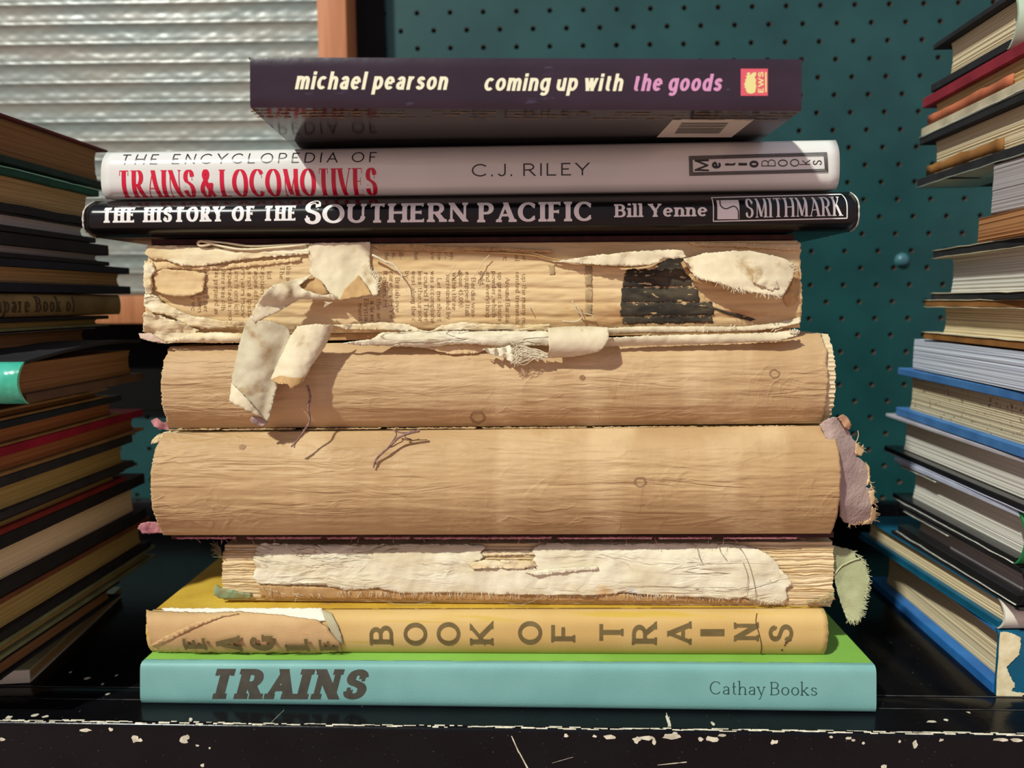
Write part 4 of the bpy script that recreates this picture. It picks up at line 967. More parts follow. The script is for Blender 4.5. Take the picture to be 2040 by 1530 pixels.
for i in range(34):
    rnd = random.Random(i)
    y0 = 688 + rnd.random() * 22
    thread(mb, [(1092, 704 + rnd.random() * 10), (1064, y0 + 6), (1040 - rnd.random() * 8, y0 + rnd.uniform(-8, 18)), (1026 + rnd.uniform(-10, 10), y0 + rnd.uniform(-10, 30))], lambda x, y: -.0050 - rnd.random() * .001, .00011, 4)
mb.obj('frayed_edge', THREAD, b6)

# --- 7 black jacket
S7 = Spine(164, 1713, 401, 382, 474, 462, -.003, .006, p=3.8).on(S6)
b7 = empty('book', tuple(S7.corner(938, False) + Vector((0, .01, 0))), 'black glossy railway history hardback with white lettering under the white book', 'book', G)
JBLACK = mat('black_glossy_jacket', (14, 13, 14), (18, 17, 19), (40, 40, 40), rough=.25, spec=.32, bump=((14, 60, 200), 0.0003, 3), coat=.06)
WHITEINK = mat('white_lettering', (236, 234, 230), rough=.35)
WORNEDGE = mat('worn_white_edge', (226, 222, 212), (150, 146, 140), (500, 500, 500), rough=.8)
D7 = .215
MB().slab(S7.grid(80, 22), back(.0010)).obj('spine', JBLACK, b7)
board(MB(), S7, 165, 1712, True, .0026, .0062, D7, .0008).obj('front_board', JBLACK, b7, auto=40)
board(MB(), S7, 165, 1712, False, .0026, .0062, D7, .0008).obj('back_board', JBLACK, b7, auto=40)
q0, q1 = S7.corner(164, False), S7.corner(1713, False); q2, q3 = S7.corner(164, True), S7.corner(1713, True)
pages(MB(), q0.x + .004, q1.x - .004, .0070, D7 - .004, (q0.z + .0028, q1.z + .0028), (q2.z - .0028, q3.z - .0028)).obj('page_block', WHITEPAGE, b7, smooth=False)
mb = MB()
for px in (166, 1711):
    mb.tube([S7.pt(px, S7.top(px) + 1 + (S7.bot(px) - S7.top(px) - 2) * i / 14, .0001) for i in range(15)], .0005, 5, lambda t: .5 + .9 * abs(nz(t * 9, px * .1)))
mb.obj('worn_edge', WORNEDGE, b7, label='white worn jacket edges')
sk = dict(stem=.25, hair=.13, serif=(.085, .10, 1.6, .12), track=.14, space=.42)
mb = MB()
put_text(mb, 'THE HISTORY OF THE', (203, 444), (1, -.012), (0, -1), 388, 30, S7.fn, **sk)
put_text(mb, 'S', (606, 447), (1, -.012), (0, -1), 34, 47, S7.fn, **dict(sk, stem=.22))
put_text(mb, 'OUTHERN', (642, 445), (1, -.012), (0, -1), 290, 38, S7.fn, **sk)
put_text(mb, 'PACIFIC', (953, 443), (1, -.012), (0, -1), 228, 39, S7.fn, **sk)
mb.obj('title', WHITEINK, b7, smooth=False)
put_text(MB(), 'Bill Yenne', (1225, 433), (1, -.012), (0, -1), 184, 26, S7.fn, stem=.24, hair=.12, serif=(.085, .09, 1.6, .1), xh=.7, asc=1.05, desc=.25, track=.14, space=.36).obj('author_name', WHITEINK, b7, smooth=False)
mb = MB()
def bar(mb, x0, y0, x1, y1, w, fn):
    L = math.hypot(x1 - x0, y1 - y0); nx, ny = -(y1 - y0) / L * w / 2, (x1 - x0) / L * w / 2; m = max(1, int(L / 3))
    mb.grid([[fn(x0 + (x1 - x0) * i / m + s * nx, y0 + (y1 - y0) * i / m + s * ny, .00030) for i in range(m + 1)] for s in (-1, 1)])
for a in ((1421, 394, 1687, 387), (1687, 387, 1687, 435), (1687, 435, 1421, 441), (1421, 441, 1421, 394)): bar(mb, *a, 2.2, S7.fn)
mb.grid([[S7.fn(1429 + 44 * i / 6, 399 - .5 * i / 6 + 38 * j / 6, .0001) for i in range(7)] for j in range(7)])
put_text(mb, 'SMITHMARK', (1485, 434), (1, -.022), (0, -1), 193, 38, S7.fn, stem=.12, hair=.045, serif=(.055, .035, 1.5, .09), track=.1)
mb.obj('publisher_logo', WHITEINK, b7, smooth=False)
mb = MB()
sp = smooth_path([(1436, 399), (1436, 410), (1446, 416), (1462, 411), (1470, 419), (1471, 436)], 8)
for a, b in zip(sp, sp[1:]): bar(mb, a[0], a[1], b[0], b[1], 2.0, lambda x, y, l: S7.fn(x, y, .0002))
mb.obj('publisher_logo', JBLACK, b7, smooth=False)

# --- 8 white jacket
S8 = Spine(201, 1673, 304, 279, 397, 378, .002, .006, p=3.4).on(S7)
b8 = empty('book', tuple(S8.corner(938, False) + Vector((0, .01, 0))), 'white glossy encyclopedia of trains, directly below the purple paperback', 'book', G)
JWHITE = mat('white_glossy_jacket', (226, 226, 220), (218, 218, 212), (30, 30, 30), rough=.13, spec=.5, coat=.35, bump=((12, 50, 120), 0.0003, 2))
D8 = .205
MB().slab(S8.grid(80, 26), back(.0010)).obj('spine', JWHITE, b8)
board(MB(), S8, 202, 1672, True, .0026, .0062, D8, .0008).obj('front_board', JWHITE, b8, auto=40)
board(MB(), S8, 202, 1672, False, .0026, .0062, D8, .0008).obj('back_board', JWHITE, b8, auto=40)
q0, q1 = S8.corner(201, False), S8.corner(1673, False); q2, q3 = S8.corner(201, True), S8.corner(1673, True)
pages(MB(), q0.x + .004, q1.x - .004, .0070, D8 - .004, (q0.z + .0028, q1.z + .0028), (q2.z - .0028, q3.z - .0028)).obj('page_block', WHITEPAGE, b8, smooth=False)
GREYINK = mat('dark_print_ink', (46, 44, 44), rough=.3)
REDINK = mat('red_print_ink', (206, 24, 58), rough=.3)
mb = MB()
put_text(mb, 'THE ENCYCLOPEDIA OF', (238, 328), (1, -.010), (0, -1), 512, 20, S8.fn, stem=.12, hair=.10, track=.5, space=.9)
mb.obj('subtitle', GREYINK, b8, smooth=False)
put_text(MB(), 'TRAINS & LOCOMOTIVES', (234, 394), (1, -.010), (0, -1), 517, 54, S8.fn, stem=.155, hair=.03, serif=(.04, .025, 1.6, .18), track=.05, space=.13).obj('title', REDINK, b8, smooth=False)
put_text(MB(), 'C.J. RILEY', (940, 352), (1, -.012), (0, -1), 234, 25, S8.fn, stem=.115, hair=.10, track=.32, space=.5).obj('author_name', GREYINK, b8, smooth=False)
mb = MB()
for k in range(4):
    o = k * 1.9
    for a in ((1373 + o, 312 + o, 1647 - o, 304 + o), (1647 - o, 304 + o, 1649 - o, 343 - o), (1649 - o, 343 - o, 1374 + o, 350 - o), (1374 + o, 350 - o, 1373 + o, 312 + o)): bar(mb, *a, 1.3, S8.fn)
for ch, x0, x1, yt_, yb, st in (('M', 1384, 1412, 317, 342, .13), ('e', 1418, 1436, 322, 336, .2), ('t', 1441, 1465, 323, 332, .16), ('r', 1471, 1488, 324, 330, .22), ('o', 1493, 1511, 320, 334, .2), ('B', 1517, 1545, 318, 332, .06), ('o', 1550, 1569, 318, 332, .08), ('o', 1574, 1592, 317, 332, .08), ('k', 1592, 1614, 318, 329, .07), ('s', 1619, 1637, 319, 329, .08)):
    hh = (x1 - x0) if ch in 'MBtk' else (x1 - x0) / .72
    V, F = text_mesh(ch, yb - yt_, hh, stem=st, hair=st * .8, track=0)
    mb.add([S8.fn(x1 - b, yb - a, .00014) for a, b, l in V], F)
mb.obj('publisher_logo', GREYINK, b8, smooth=False)

# --- 9 paperback on top, pushed forward
S9 = Spine(498, 1597, 114, 118, 214, 221, -.037, -.0365, p=10)
b9 = empty('book', tuple(S9.corner(1040, False) + Vector((0, .05, 0))), 'dark purple paperback jutting forward from the top of the middle stack', 'book', G)
PURPLE = mat('dark_purple_cover', (44, 31, 42), (53, 39, 51), (26, 26, 50), rough=.24, spec=.35, coat=.04, bump=((90, 90, 90), 0.0002, 3), spot=[((92, 84, 116), (60, 60, 240), .66, .1), ((120, 116, 124), (340, 340, 900), .74, .03)])
COVERBLACK = mat('black_cover_underside', (20, 18, 19), (27, 24, 24), (40, 40, 60), rough=.14, spec=.3)
q0, q1 = S9.corner(498, False), S9.corner(1597, False); q2, q3 = S9.corner(498, True), S9.corner(1597, True)
Y9B = .105
zc = [max(S8.corner(202, True).z, S8.corner(1672, True).z)] * 2
zc = [S8.pt(600, S8.top(600)).z + .0012, S8.pt(1500, S8.top(1500)).z + .0012]
def under(x, y):       # height of the underside, which rests on the white book behind
    t = (y + .0365) / (.012 + .0365)
    t = max(0.0, min(1.0, t)); t = t + .35 * t * (1 - t) ** 2
    u = (x - q0.x) / (q1.x - q0.x)
    zf = q0.z + (q1.z - q0.z) * u
    zr = zc[0] + (zc[1] - zc[0]) * u
    return zf + (zr - zf) * t
th9 = q2.z - q0.z
MB().slab(S9.grid(40, 10), back(.0004)).obj('spine', PURPLE, b9, auto=40)
for nm, lift, m in (('back_cover', 0.0, COVERBLACK), ('front_cover', th9 - .0004, PURPLE)):
    MB().slab([[(q0.x + (q1.x - q0.x) * i / 20, y, under(q0.x + (q1.x - q0.x) * i / 20, y) + lift) for i in range(21)] for y in [-.0363 + (Y9B + .0363) * j / 40 for j in range(41)]], lambda p: p + Vector((0, 0, .0004))).obj(nm, m, b9, smooth=False)
zb0, zb1 = under(q0.x, -.045), under(q1.x, -.045)
mb = MB().slab([[(q0.x + .0008 + (q1.x - q0.x - .0016) * i / 20, y, under(q0.x + .0008 + (q1.x - q0.x - .0016) * i / 20, y) + .00045) for i in range(21)] for y in [-.0360 + (Y9B + .0354) * j / 40 for j in range(41)]], lambda p: p + Vector((0, 0, th9 - .0009)))
mb.obj('page_block', WHITEPAGE, b9, smooth=False)
def onu(px, py, lift):
    d = ray(px, py); t = .26 / d.y
    for _ in range(12):
        p = CAM + d * t
        t *= (under(p.x, p.y) - CAM.z) / (p.z - CAM.z) if abs(p.z - CAM.z) > 1e-6 else 1
    p = CAM + d * t
    return Vector((p.x, p.y, under(p.x, p.y) - lift))
mb = MB(); mb.grid([[onu(1308 + (1341 - 1308) * (1 - j / 6) + (1457 - 1308 + (1503 - 1457 - 33) * (1 - j / 6)) * i / 10, 237 + 36 * j / 6, .0001) for i in range(11)] for j in range(7)])
lb = mb.obj('barcode_label', mat('barcode_label', (206, 200, 186), rough=.4), b9, smooth=False)
mb = MB(); rnd = random.Random(5)
for k in range(9):
    y0 = 244 + k * 2.6; w = rnd.choice((.5, .9, 1.4)); a = 1 - (y0 - 237) / 36
    mb.grid([[onu(1338 + 24 * a + (1425 - 1338) * i / 6 + 8 * a * i / 6, yy, .0002) for i in range(7)] for yy in (y0, y0 + w)])
mb.obj('barcode', mat('barcode_ink', (60, 56, 54), rough=.5), lb, smooth=False)
mb = MB()
for y0, x0, x1, w in ((219.5, 500, 1588, 1.2), (225, 506, 1580, 1.0), (231, 512, 1570, .8)):
    n_ = 60
    for i in range(n_):
        a, b = x0 + (x1 - x0) * i / n_, x0 + (x1 - x0) * (i + .9) / n_
        if rnd.random() < (.85 if a < 760 else .5):
            off = (y0 - 219) * .06 + (a - 500) * .006
            ww = w * rnd.uniform(.4, 1.6) * (1.6 if a < 700 else 1)
            mb.grid([[onu(a, y0 + off + rnd.uniform(-.5, .5), .00015), onu(b, y0 + off, .00015)], [onu(a, y0 + off + ww, .00015), onu(b, y0 + off + ww, .00015)]])
mb.obj('spine_crease', mat('worn_crease', (150, 124, 90), (110, 88, 62), (400, 400, 400), rough=.7), b9, smooth=False)
CREAMINK = mat('cream_lettering', (242, 238, 206), rough=.35); PINKINK = mat('pink_lettering', (214, 150, 190), rough=.35)
hk = dict(stem=.20, hair=.165, slant=.20, xh=.76, asc=1.02, desc=.28, track=.10, space=.28)
put_text(MB(), 'michael pearson', (587, 178), (1, .004), (0, -1), 310, 35, S9.fn, **hk).obj('author_name', CREAMINK, b9, smooth=False)
mb = MB(); put_text(mb, 'coming up with', (963, 181), (1, .002), (0, -1), 283, 34, S9.fn, **hk); mb.obj('title', CREAMINK, b9, smooth=False)
mb = MB(); put_text(mb, 'the goods', (1259, 181.5), (1, .002), (0, -1), 184, 34, S9.fn, **hk); mb.obj('title', PINKINK, b9, smooth=False)
mb = MB(); mb.grid([[S9.fn(x, y, .0001) for x in (1475.5, 1529.5)] for y in (137, 191)])
lg = mb.obj('publisher_logo', mat('pink_red_logo', (222, 92, 108), rough=.4), b9, smooth=False)
mb = MB(); mb.v = [S9.fn(1400 + x / 7.65, 110 + y / 7.65, .0002) for x, y in ((690, 262), (722, 270), (712, 310), (760, 270), (808, 260), (812, 300), (790, 340), (812, 380), (802, 430), (815, 470), (806, 520), (796, 570), (740, 592), (680, 580), (655, 540), (652, 500), (630, 498), (645, 460), (622, 460), (650, 400), (642, 380), (668, 350), (652, 318), (680, 310), (668, 280))]
mb.f = [tuple(range(len(mb.v)))]
put_text(mb, 'EWS', (1521, 185), (0, -1), (-1, 0), 42, 11, S9.fn, stem=.24, hair=.2, track=.14)
mb.grid([[S9.fn(x, y, .0002) for x in (1524, 1527)] for y in (144, 184)])
mb.obj('emblem', mat('pale_yellow_logo', (232, 224, 150), rough=.4), lg, smooth=False)

# ------------------------------------------------------------------ the two side stacks
def pal(name): return MATS[name]
def side_book(side, X, col, ys, far, cover, page, label, vx=1072, D=.16, near=None, paper=False, over=.0030, fo=.005, ynear=-.024, spine='round', spinemat=None, group=None, topbend=None, jacket=None, fore=.002, wav=0.0, L=.19, edge=None, flap=None, lower=None, upper=None, jit=0):
    """a lying book whose head or tail faces the middle stack. col: frame column where its four edges ys (top of cover, top of pages, bottom of pages,
    bottom of cover) were read; far: frame column of its far corner; near: column of its spine corner"""
    X = X + jit
    p = [PX(col, y, X) for y in ys]
    zt, zp, zq, zb = (q.z for q in p)
    Yr = sum(q.y for q in p) / 4
    a = math.atan2((vx - 1072) / FPX, 1.0)
    e = Vector((math.sin(a), math.cos(a), 0))
    O = Vector((X, Yr, 0)); zm = (zt + zb) / 2
    def along(px):
        lo, hi = -.3, .4
        for _ in range(50):
            m = (lo + hi) / 2
            q = proj(Vector((O.x + e.x * m, O.y + e.y * m, zm)))[0]
            if (q > px) == (side > 0): lo = m
            else: hi = m
        return (lo + hi) / 2
    sf = along(far)
    if near is not None: sn = along(near)
    else: sn = (ynear - O.y) / e.y
    D = sf - sn
    base = O + e * sn; base.z = zb
    b = empty('book', tuple(base), label, 'book', group)
    b.rotation_euler = (0, 0, -a)
    T = zt - zb; bt = zt - zp; bb = zq - zb
    s = float(side)
    def mx(q): return [(x * s, y, z) for x, y, z in q]
    def fl(mb):
        mb.v = [Vector((v.x * s, v.y, v.z)) for v in mb.v]
        if s < 0: mb.f = [f[::-1] for f in mb.f]
        return mb
    o = 0.0 if paper else over
    ct = max(bt, .0004); cb = max(bb, .0004)
    up = topbend or (lambda y: 0.0)
    seed = hash_(label)
    # boards, each a bent slab
    def slabboard(z0, z1, bend, nm, m):
        rows = []
        n = 14
        prof = [(0.0, z0), (0.0, z1)]
        mb = MB()
        rows = []
        for i in range(n + 1):
            y = (.002 if spine != 'none' else 0.0) + (D - .002) * i / n
            w = wav * fr(y * 60, seed, 1.0, 2)
            zz = bend(y / D) + w
            rows.append([(0.0003, y, z0 + zz), (0, y, z0 + .0003 + zz), (0, y, z1 - .0003 + zz), (.0003, y, z1 + zz), (L, y, z1 + zz), (L, y, z0 + zz)])
        mb.grid(rows, True)
        k = len(rows[0])
        mb.f.append(tuple(range(k))); mb.f.append(tuple(n * k + i for i in range(k))[::-1])
        mb.f = [f[::-1] for f in mb.f]
        fl(mb).obj(nm, m, b, local=True, auto=35)
    if not paper or bt > .0002: slabboard(T - ct, T, up, 'front_board', upper or cover)
    if not paper or bb > .0002: slabboard(0, cb, lambda y: 0.0, 'back_board', lower or cover)
    mb = MB()
    pages(mb, o, L - o, .0006 if spine != 'none' else .0, D - (.0005 if paper else fo), (cb + .00005, cb + .00005), (T - ct - .00005, T - ct - .00005), max(14, int((T) / .0006)), .00018, seed, bulge=0.0, concave=fore if not paper else 0.0)
    fl(mb).obj('page_block', page, b, smooth=False, local=True)
    if spine != 'none':
        rows = []
        n = 16
        for i in range(n + 1):
            t = i / n
            if spine == 'round': y = .002 - (.0022 + T * .16) * math.sin(math.pi * t) ** .7; z = T * t
            else:
                y = .002 - .0022 * min(1, math.sin(math.pi * t) * 6); z = T * t
            z += up(0) * t
            rows.append([(0.0, y, z), (L, y, z)])
        mb = MB().slab(rows, lambda p: p + Vector((0, .0012, 0)))
        fl(mb).obj('spine', spinemat or cover, b, local=True, auto=50)
    if jacket:      # pale paper jacket showing as a thin line round the lower or upper board
        for nm, z0 in jacket:
            zz = {'b': -.0001, 'B': cb + .0001, 't': T + .00005, 'T': T - ct - .0005}[nm]
            rows = [[(-.0004, .003 + (D - .001) * i / 20, zz + .0004 * fr(i * .5, seed, z0, 2)), (.03, .003 + (D - .001) * i / 20, zz)] for i in range(21)]
            fl(MB().slab(rows, lambda p: p + Vector((0, 0, .0004)))).obj('jacket_edge', edge or pal('pale_jacket_edge'), b, local=True)
    if flap:        # the jacket's folded flap, a pale strip under the upper board
        rows = [[(x_, D * (flap[0] + (flap[1] - flap[0]) * i / 16), T - ct - .0016 + .0003 * fr(i * .3, seed, 4, 2)) for x_ in (.0007, min(o, .0045))] for i in range(17)]
        fl(MB().slab(rows, lambda p: p + Vector((0, 0, .0005)))).obj('jacket_flap', pal('pale_jacket_edge'), b, local=True)
    return b, D, T
def hash_(s): return sum((i + 1) * ord(c) for i, c in enumerate(s)) % 997
mat('pale_jacket_edge', (206, 206, 196), (176, 176, 168), (300, 300, 300), rough=.5)
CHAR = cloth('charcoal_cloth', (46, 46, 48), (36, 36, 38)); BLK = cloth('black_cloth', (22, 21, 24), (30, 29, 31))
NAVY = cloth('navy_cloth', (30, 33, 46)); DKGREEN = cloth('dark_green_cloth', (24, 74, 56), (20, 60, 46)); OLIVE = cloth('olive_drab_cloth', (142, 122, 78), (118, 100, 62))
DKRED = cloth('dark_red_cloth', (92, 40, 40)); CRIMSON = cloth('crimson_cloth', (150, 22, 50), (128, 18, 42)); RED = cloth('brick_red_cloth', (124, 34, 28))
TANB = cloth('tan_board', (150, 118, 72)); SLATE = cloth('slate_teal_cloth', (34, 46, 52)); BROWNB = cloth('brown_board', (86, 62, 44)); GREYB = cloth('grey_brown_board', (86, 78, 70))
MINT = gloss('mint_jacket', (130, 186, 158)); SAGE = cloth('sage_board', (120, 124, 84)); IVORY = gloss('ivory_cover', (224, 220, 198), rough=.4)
GL1 = 'books of the shaded stack under the ribbed panel'
X1 = -.214
def Lb(*a, **k): return side_book(-1, X1, 100, *a, group=GL1, **k)
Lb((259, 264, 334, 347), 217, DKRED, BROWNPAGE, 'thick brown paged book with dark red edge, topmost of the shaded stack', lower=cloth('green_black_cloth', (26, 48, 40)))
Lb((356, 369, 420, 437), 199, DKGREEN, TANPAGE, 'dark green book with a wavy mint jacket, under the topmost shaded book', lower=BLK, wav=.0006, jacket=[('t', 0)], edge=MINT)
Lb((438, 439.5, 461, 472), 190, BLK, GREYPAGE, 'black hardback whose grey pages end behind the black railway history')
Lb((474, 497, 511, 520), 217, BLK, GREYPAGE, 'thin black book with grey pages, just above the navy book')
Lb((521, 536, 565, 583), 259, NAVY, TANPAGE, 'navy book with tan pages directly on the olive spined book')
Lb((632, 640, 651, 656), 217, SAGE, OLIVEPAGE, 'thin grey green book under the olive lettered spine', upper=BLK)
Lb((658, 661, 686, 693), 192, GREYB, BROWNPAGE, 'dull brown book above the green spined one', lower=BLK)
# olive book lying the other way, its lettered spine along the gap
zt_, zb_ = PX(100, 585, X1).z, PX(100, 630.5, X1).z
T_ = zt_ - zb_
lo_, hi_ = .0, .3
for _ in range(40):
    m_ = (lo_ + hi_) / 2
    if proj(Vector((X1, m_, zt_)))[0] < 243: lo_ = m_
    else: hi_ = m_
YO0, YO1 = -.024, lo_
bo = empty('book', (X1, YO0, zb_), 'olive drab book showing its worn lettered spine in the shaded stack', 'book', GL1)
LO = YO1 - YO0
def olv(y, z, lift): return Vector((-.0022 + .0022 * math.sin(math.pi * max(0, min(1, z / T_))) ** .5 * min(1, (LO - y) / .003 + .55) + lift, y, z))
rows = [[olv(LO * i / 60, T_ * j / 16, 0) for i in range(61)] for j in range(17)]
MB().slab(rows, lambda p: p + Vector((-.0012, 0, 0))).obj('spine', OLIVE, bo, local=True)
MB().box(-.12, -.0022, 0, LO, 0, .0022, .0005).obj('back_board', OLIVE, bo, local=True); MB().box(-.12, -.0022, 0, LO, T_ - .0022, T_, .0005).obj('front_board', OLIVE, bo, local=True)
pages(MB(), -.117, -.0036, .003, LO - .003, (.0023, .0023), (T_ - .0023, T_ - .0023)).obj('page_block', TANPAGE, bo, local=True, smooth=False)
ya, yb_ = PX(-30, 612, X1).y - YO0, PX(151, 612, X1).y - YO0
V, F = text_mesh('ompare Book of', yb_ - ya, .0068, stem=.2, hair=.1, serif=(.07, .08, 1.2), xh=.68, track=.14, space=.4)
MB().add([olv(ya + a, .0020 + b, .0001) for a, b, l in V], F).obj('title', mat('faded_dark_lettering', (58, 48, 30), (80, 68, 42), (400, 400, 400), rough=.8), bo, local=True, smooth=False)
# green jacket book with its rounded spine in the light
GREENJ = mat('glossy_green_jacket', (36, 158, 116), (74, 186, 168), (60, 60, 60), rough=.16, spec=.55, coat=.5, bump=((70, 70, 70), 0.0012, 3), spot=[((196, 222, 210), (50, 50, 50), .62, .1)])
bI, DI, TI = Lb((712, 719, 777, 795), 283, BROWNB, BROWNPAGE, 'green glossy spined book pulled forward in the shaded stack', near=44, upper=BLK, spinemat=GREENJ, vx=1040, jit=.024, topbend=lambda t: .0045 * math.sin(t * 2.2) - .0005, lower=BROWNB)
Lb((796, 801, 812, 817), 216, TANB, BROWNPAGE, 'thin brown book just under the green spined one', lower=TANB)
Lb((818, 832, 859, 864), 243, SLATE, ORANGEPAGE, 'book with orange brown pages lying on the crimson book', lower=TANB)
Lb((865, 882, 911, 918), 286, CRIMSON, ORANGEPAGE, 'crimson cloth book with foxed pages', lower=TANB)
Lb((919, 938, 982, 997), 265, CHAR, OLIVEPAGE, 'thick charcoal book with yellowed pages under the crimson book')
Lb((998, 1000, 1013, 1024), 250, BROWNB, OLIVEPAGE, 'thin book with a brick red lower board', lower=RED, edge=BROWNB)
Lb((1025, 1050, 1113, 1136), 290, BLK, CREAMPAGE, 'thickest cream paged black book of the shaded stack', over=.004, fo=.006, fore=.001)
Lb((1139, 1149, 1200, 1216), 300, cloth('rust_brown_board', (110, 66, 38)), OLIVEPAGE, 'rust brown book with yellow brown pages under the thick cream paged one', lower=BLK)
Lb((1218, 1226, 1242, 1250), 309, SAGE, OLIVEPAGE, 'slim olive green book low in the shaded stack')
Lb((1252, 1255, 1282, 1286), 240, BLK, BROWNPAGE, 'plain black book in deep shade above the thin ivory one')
# thin ivory book at the bottom of that stack
q0 = PZ(60, 1362, 0.0); q1 = PZ(243, 1190, 0.0)
tI = P(60, 1336, q0.y).z
br = empty('book', (q0.x, q0.y, 0.0003), 'thin ivory book at the foot of the shaded stack', 'book', GL1)
ang = math.atan2(q1.x - q0.x, q1.y - q0.y); br.rotation_euler = (0, 0, -ang)
Lr = math.hypot(q1.x - q0.x, q1.y - q0.y)
MB().box(-.14, 0, 0, .0012, 0, tI, .0004).obj('spine', IVORY, br, local=True)
MB().box(-.14, 0, .001, Lr, 0, .0008, .0002).obj('back_cover', IVORY, br, local=True)
MB().box(-.14, 0, .001, Lr, tI - .0008, tI, .0002).obj('front_cover', gloss('olive_white_cover', (186, 186, 140)), br, local=True)
pages(MB(), -.139, -.0006, .0012, Lr - .0006, (.0009, .0009), (tI - .0009, tI - .0009), 12).obj('page_block', TANPAGE, br, local=True, smooth=False)

GR = 'books of the tilting stack before the pegboard'
X2 = .198
def Rb(*a, **k): return side_book(1, X2, 1960, *a, group=GR, **k)
BLUEC = cloth('blue_book_cloth', (74, 126, 184), (60, 108, 164), rough=.6); BLUED = cloth('deep_blue_cloth', (46, 116, 186), (38, 100, 168), rough=.45)
REDC = cloth('dusty_red_cloth', (150, 44, 58), (128, 36, 48)); GREYJ = gloss('pale_grey_green_jacket', (176, 184, 166)); MINTJ = gloss('pale_mint_jacket', (186, 206, 180))
JB = gloss('black_jacket', (26, 25, 28), (34, 33, 36)); KR = cloth('kraft_brown_cover', (176, 122, 76), (164, 110, 66)); CREAMB = cloth('cream_board', (214, 202, 170)); BLUEJ = gloss('bluish_white_jacket', (196, 202, 224))
TEALC = cloth('dark_teal_cloth', (20, 92, 122), (16, 78, 104), rough=.4); GREENC = cloth('bright_green_cloth', (40, 132, 74))
ORNG = cloth('orange_endpaper', (196, 112, 78)); BREND = cloth('brown_endpaper', (158, 108, 56)); MAUVEJ = gloss('mauve_white_jacket', (190, 186, 196))
Rb((20, 32, 108, 125), 1857, CHAR, CREAMPAGE, 'black bound book with the mint spine, topmost of the tilting stack', near=2019, vx=1112, spinemat=MINTJ, over=.0045, fo=.009)
bB, DB, TB = Rb((127, 150, 196, 216), 1837, REDC, mat('yellow_cream_page_edges', (206, 178, 122), (170, 136, 88), (14, 14, 900), rough=.9), 'dusty red book, second in the tilting stack', vx=1130, lower=CREAMB, over=.003, fo=.008, jacket=[('b', 0)])
bC, DC, TC = Rb((218, 234, 312, 332), 1830, CHAR, CREAMPAGE, 'black book in a grey green jacket below the dusty red one', vx=1120, over=.004, fo=.009, jacket=[('t', 0), ('b', 1)], edge=GREYJ)
def strip(b, D, z0, z1, mat_, t0, t1, seed, x=-.0006):
    m = MB().slab([[(x, D * (t0 + (t1 - t0) * i / 12), z0 + (z1 - z0) * (j / 2) * (1 + .25 * fr(i * .7, seed))) for i in range(13)] for j in range(3)], lambda p: p + Vector((.0005, 0, 0)))
    m.obj('endpaper', mat_, b, local=True)
strip(bB, DB, .0052, .0095, ORNG, .42, .97, 3, .001); strip(bC, DC, .0050, .0100, BREND, .45, .95, 5, .001)
Rb((334, 335, 430, 431), 1976, GREYB, GREYPAGE, 'grey paged book set back below the jacketed black one', vx=1100, paper=True, spine='flat', L=.15)
Rb((433, 434, 481, 482), 1948, KR, mat('kraft_brown_edges', (186, 132, 84), (170, 116, 70), (14, 14, 200), rough=.8), 'kraft brown block in the middle of the tilting stack', vx=1296, paper=True, spine='flat', L=.15)
Rb((485, 500, 584, 597), 1857, CHAR, WHITEPAGE, 'black board book with pale jacket, right under the kraft brown block', vx=1240, over=.005, fo=.011, jacket=[('t', 0), ('T', 1), ('B', 2)], edge=CREAMB)
Rb((599, 612, 674, 688), 1842, CREAMB, CREAMPAGE, 'cream board book with brown endpapers above the bluish white pages', vx=1150, over=.005, fo=.010, upper=BREND, lower=BREND, jacket=[('t', 0), ('T', 1), ('B', 2)], edge=CREAMB)
Rb((690, 690.2, 765.5, 766), 1819, BLUEJ, BLUEPAGE, 'coverless block of bluish white pages on the blue cloth book', vx=1170, paper=True, spine='flat')
Rb((767, 784, 867, 886), 1787, BLUEC, SPECKPAGE, 'mid blue cloth book with speckled pages', vx=1130, over=.004, fo=.008)
Rb((888, 896, 972, 986), 1763, MAUVEJ, WHITEPAGE, 'white paged book in a mauve white jacket under the mid blue one', vx=1090, over=.0055, fo=.012, lower=JB, jacket=[('b', 1)], edge=BLUEJ)
Rb((988, 999, 1078, 1090), 1780, BLUEJ, WHITEPAGE, 'bluish jacketed book with the bright green spine', vx=1060, near=2032, spinemat=GREENC, over=.006, fo=.010, lower=JB, flap=(.62, .97), jacket=[('b', 1)])
Rb((1092.5, 1103, 1146, 1166), 1790, JB, GREYPAGE, 'black jacketed book with grey pages below the green spined one', vx=1040, near=2036, over=.006, fo=.01, flap=(.55, .97), jacket=[('b', 1)])
Rb((1167, 1171, 1172, 1175), 1775, JB, GREYPAGE, 'glossy black thin album on the cream paged book', vx=1020, near=2030, spine='flat')
bM, DM, TM = Rb((1175.6, 1176, 1219, 1234), 1715, TEALC, CREAMPAGE, 'cream paged book with a white spine on the big blue book', vx=1000, near=1996, over=.0025, spinemat=gloss('white_spine', (226, 222, 206)), jacket=[('b', 1)], edge=TEALC)
# big blue book at the bottom, its worn spine towards the front
bN, DN, TN = Rb((1235, 1242, 1345, 1377), 1735, BLUED, CREAMPAGE, 'big blue book with a torn dark teal spine at the foot of the tilting stack', vx=1100, near=1986, over=.0055, fo=.01, flap=(.55, .95), spine='flat', spinemat=TEALC, jacket=[('b', 1)], edge=pal('pale_jacket_edge'))

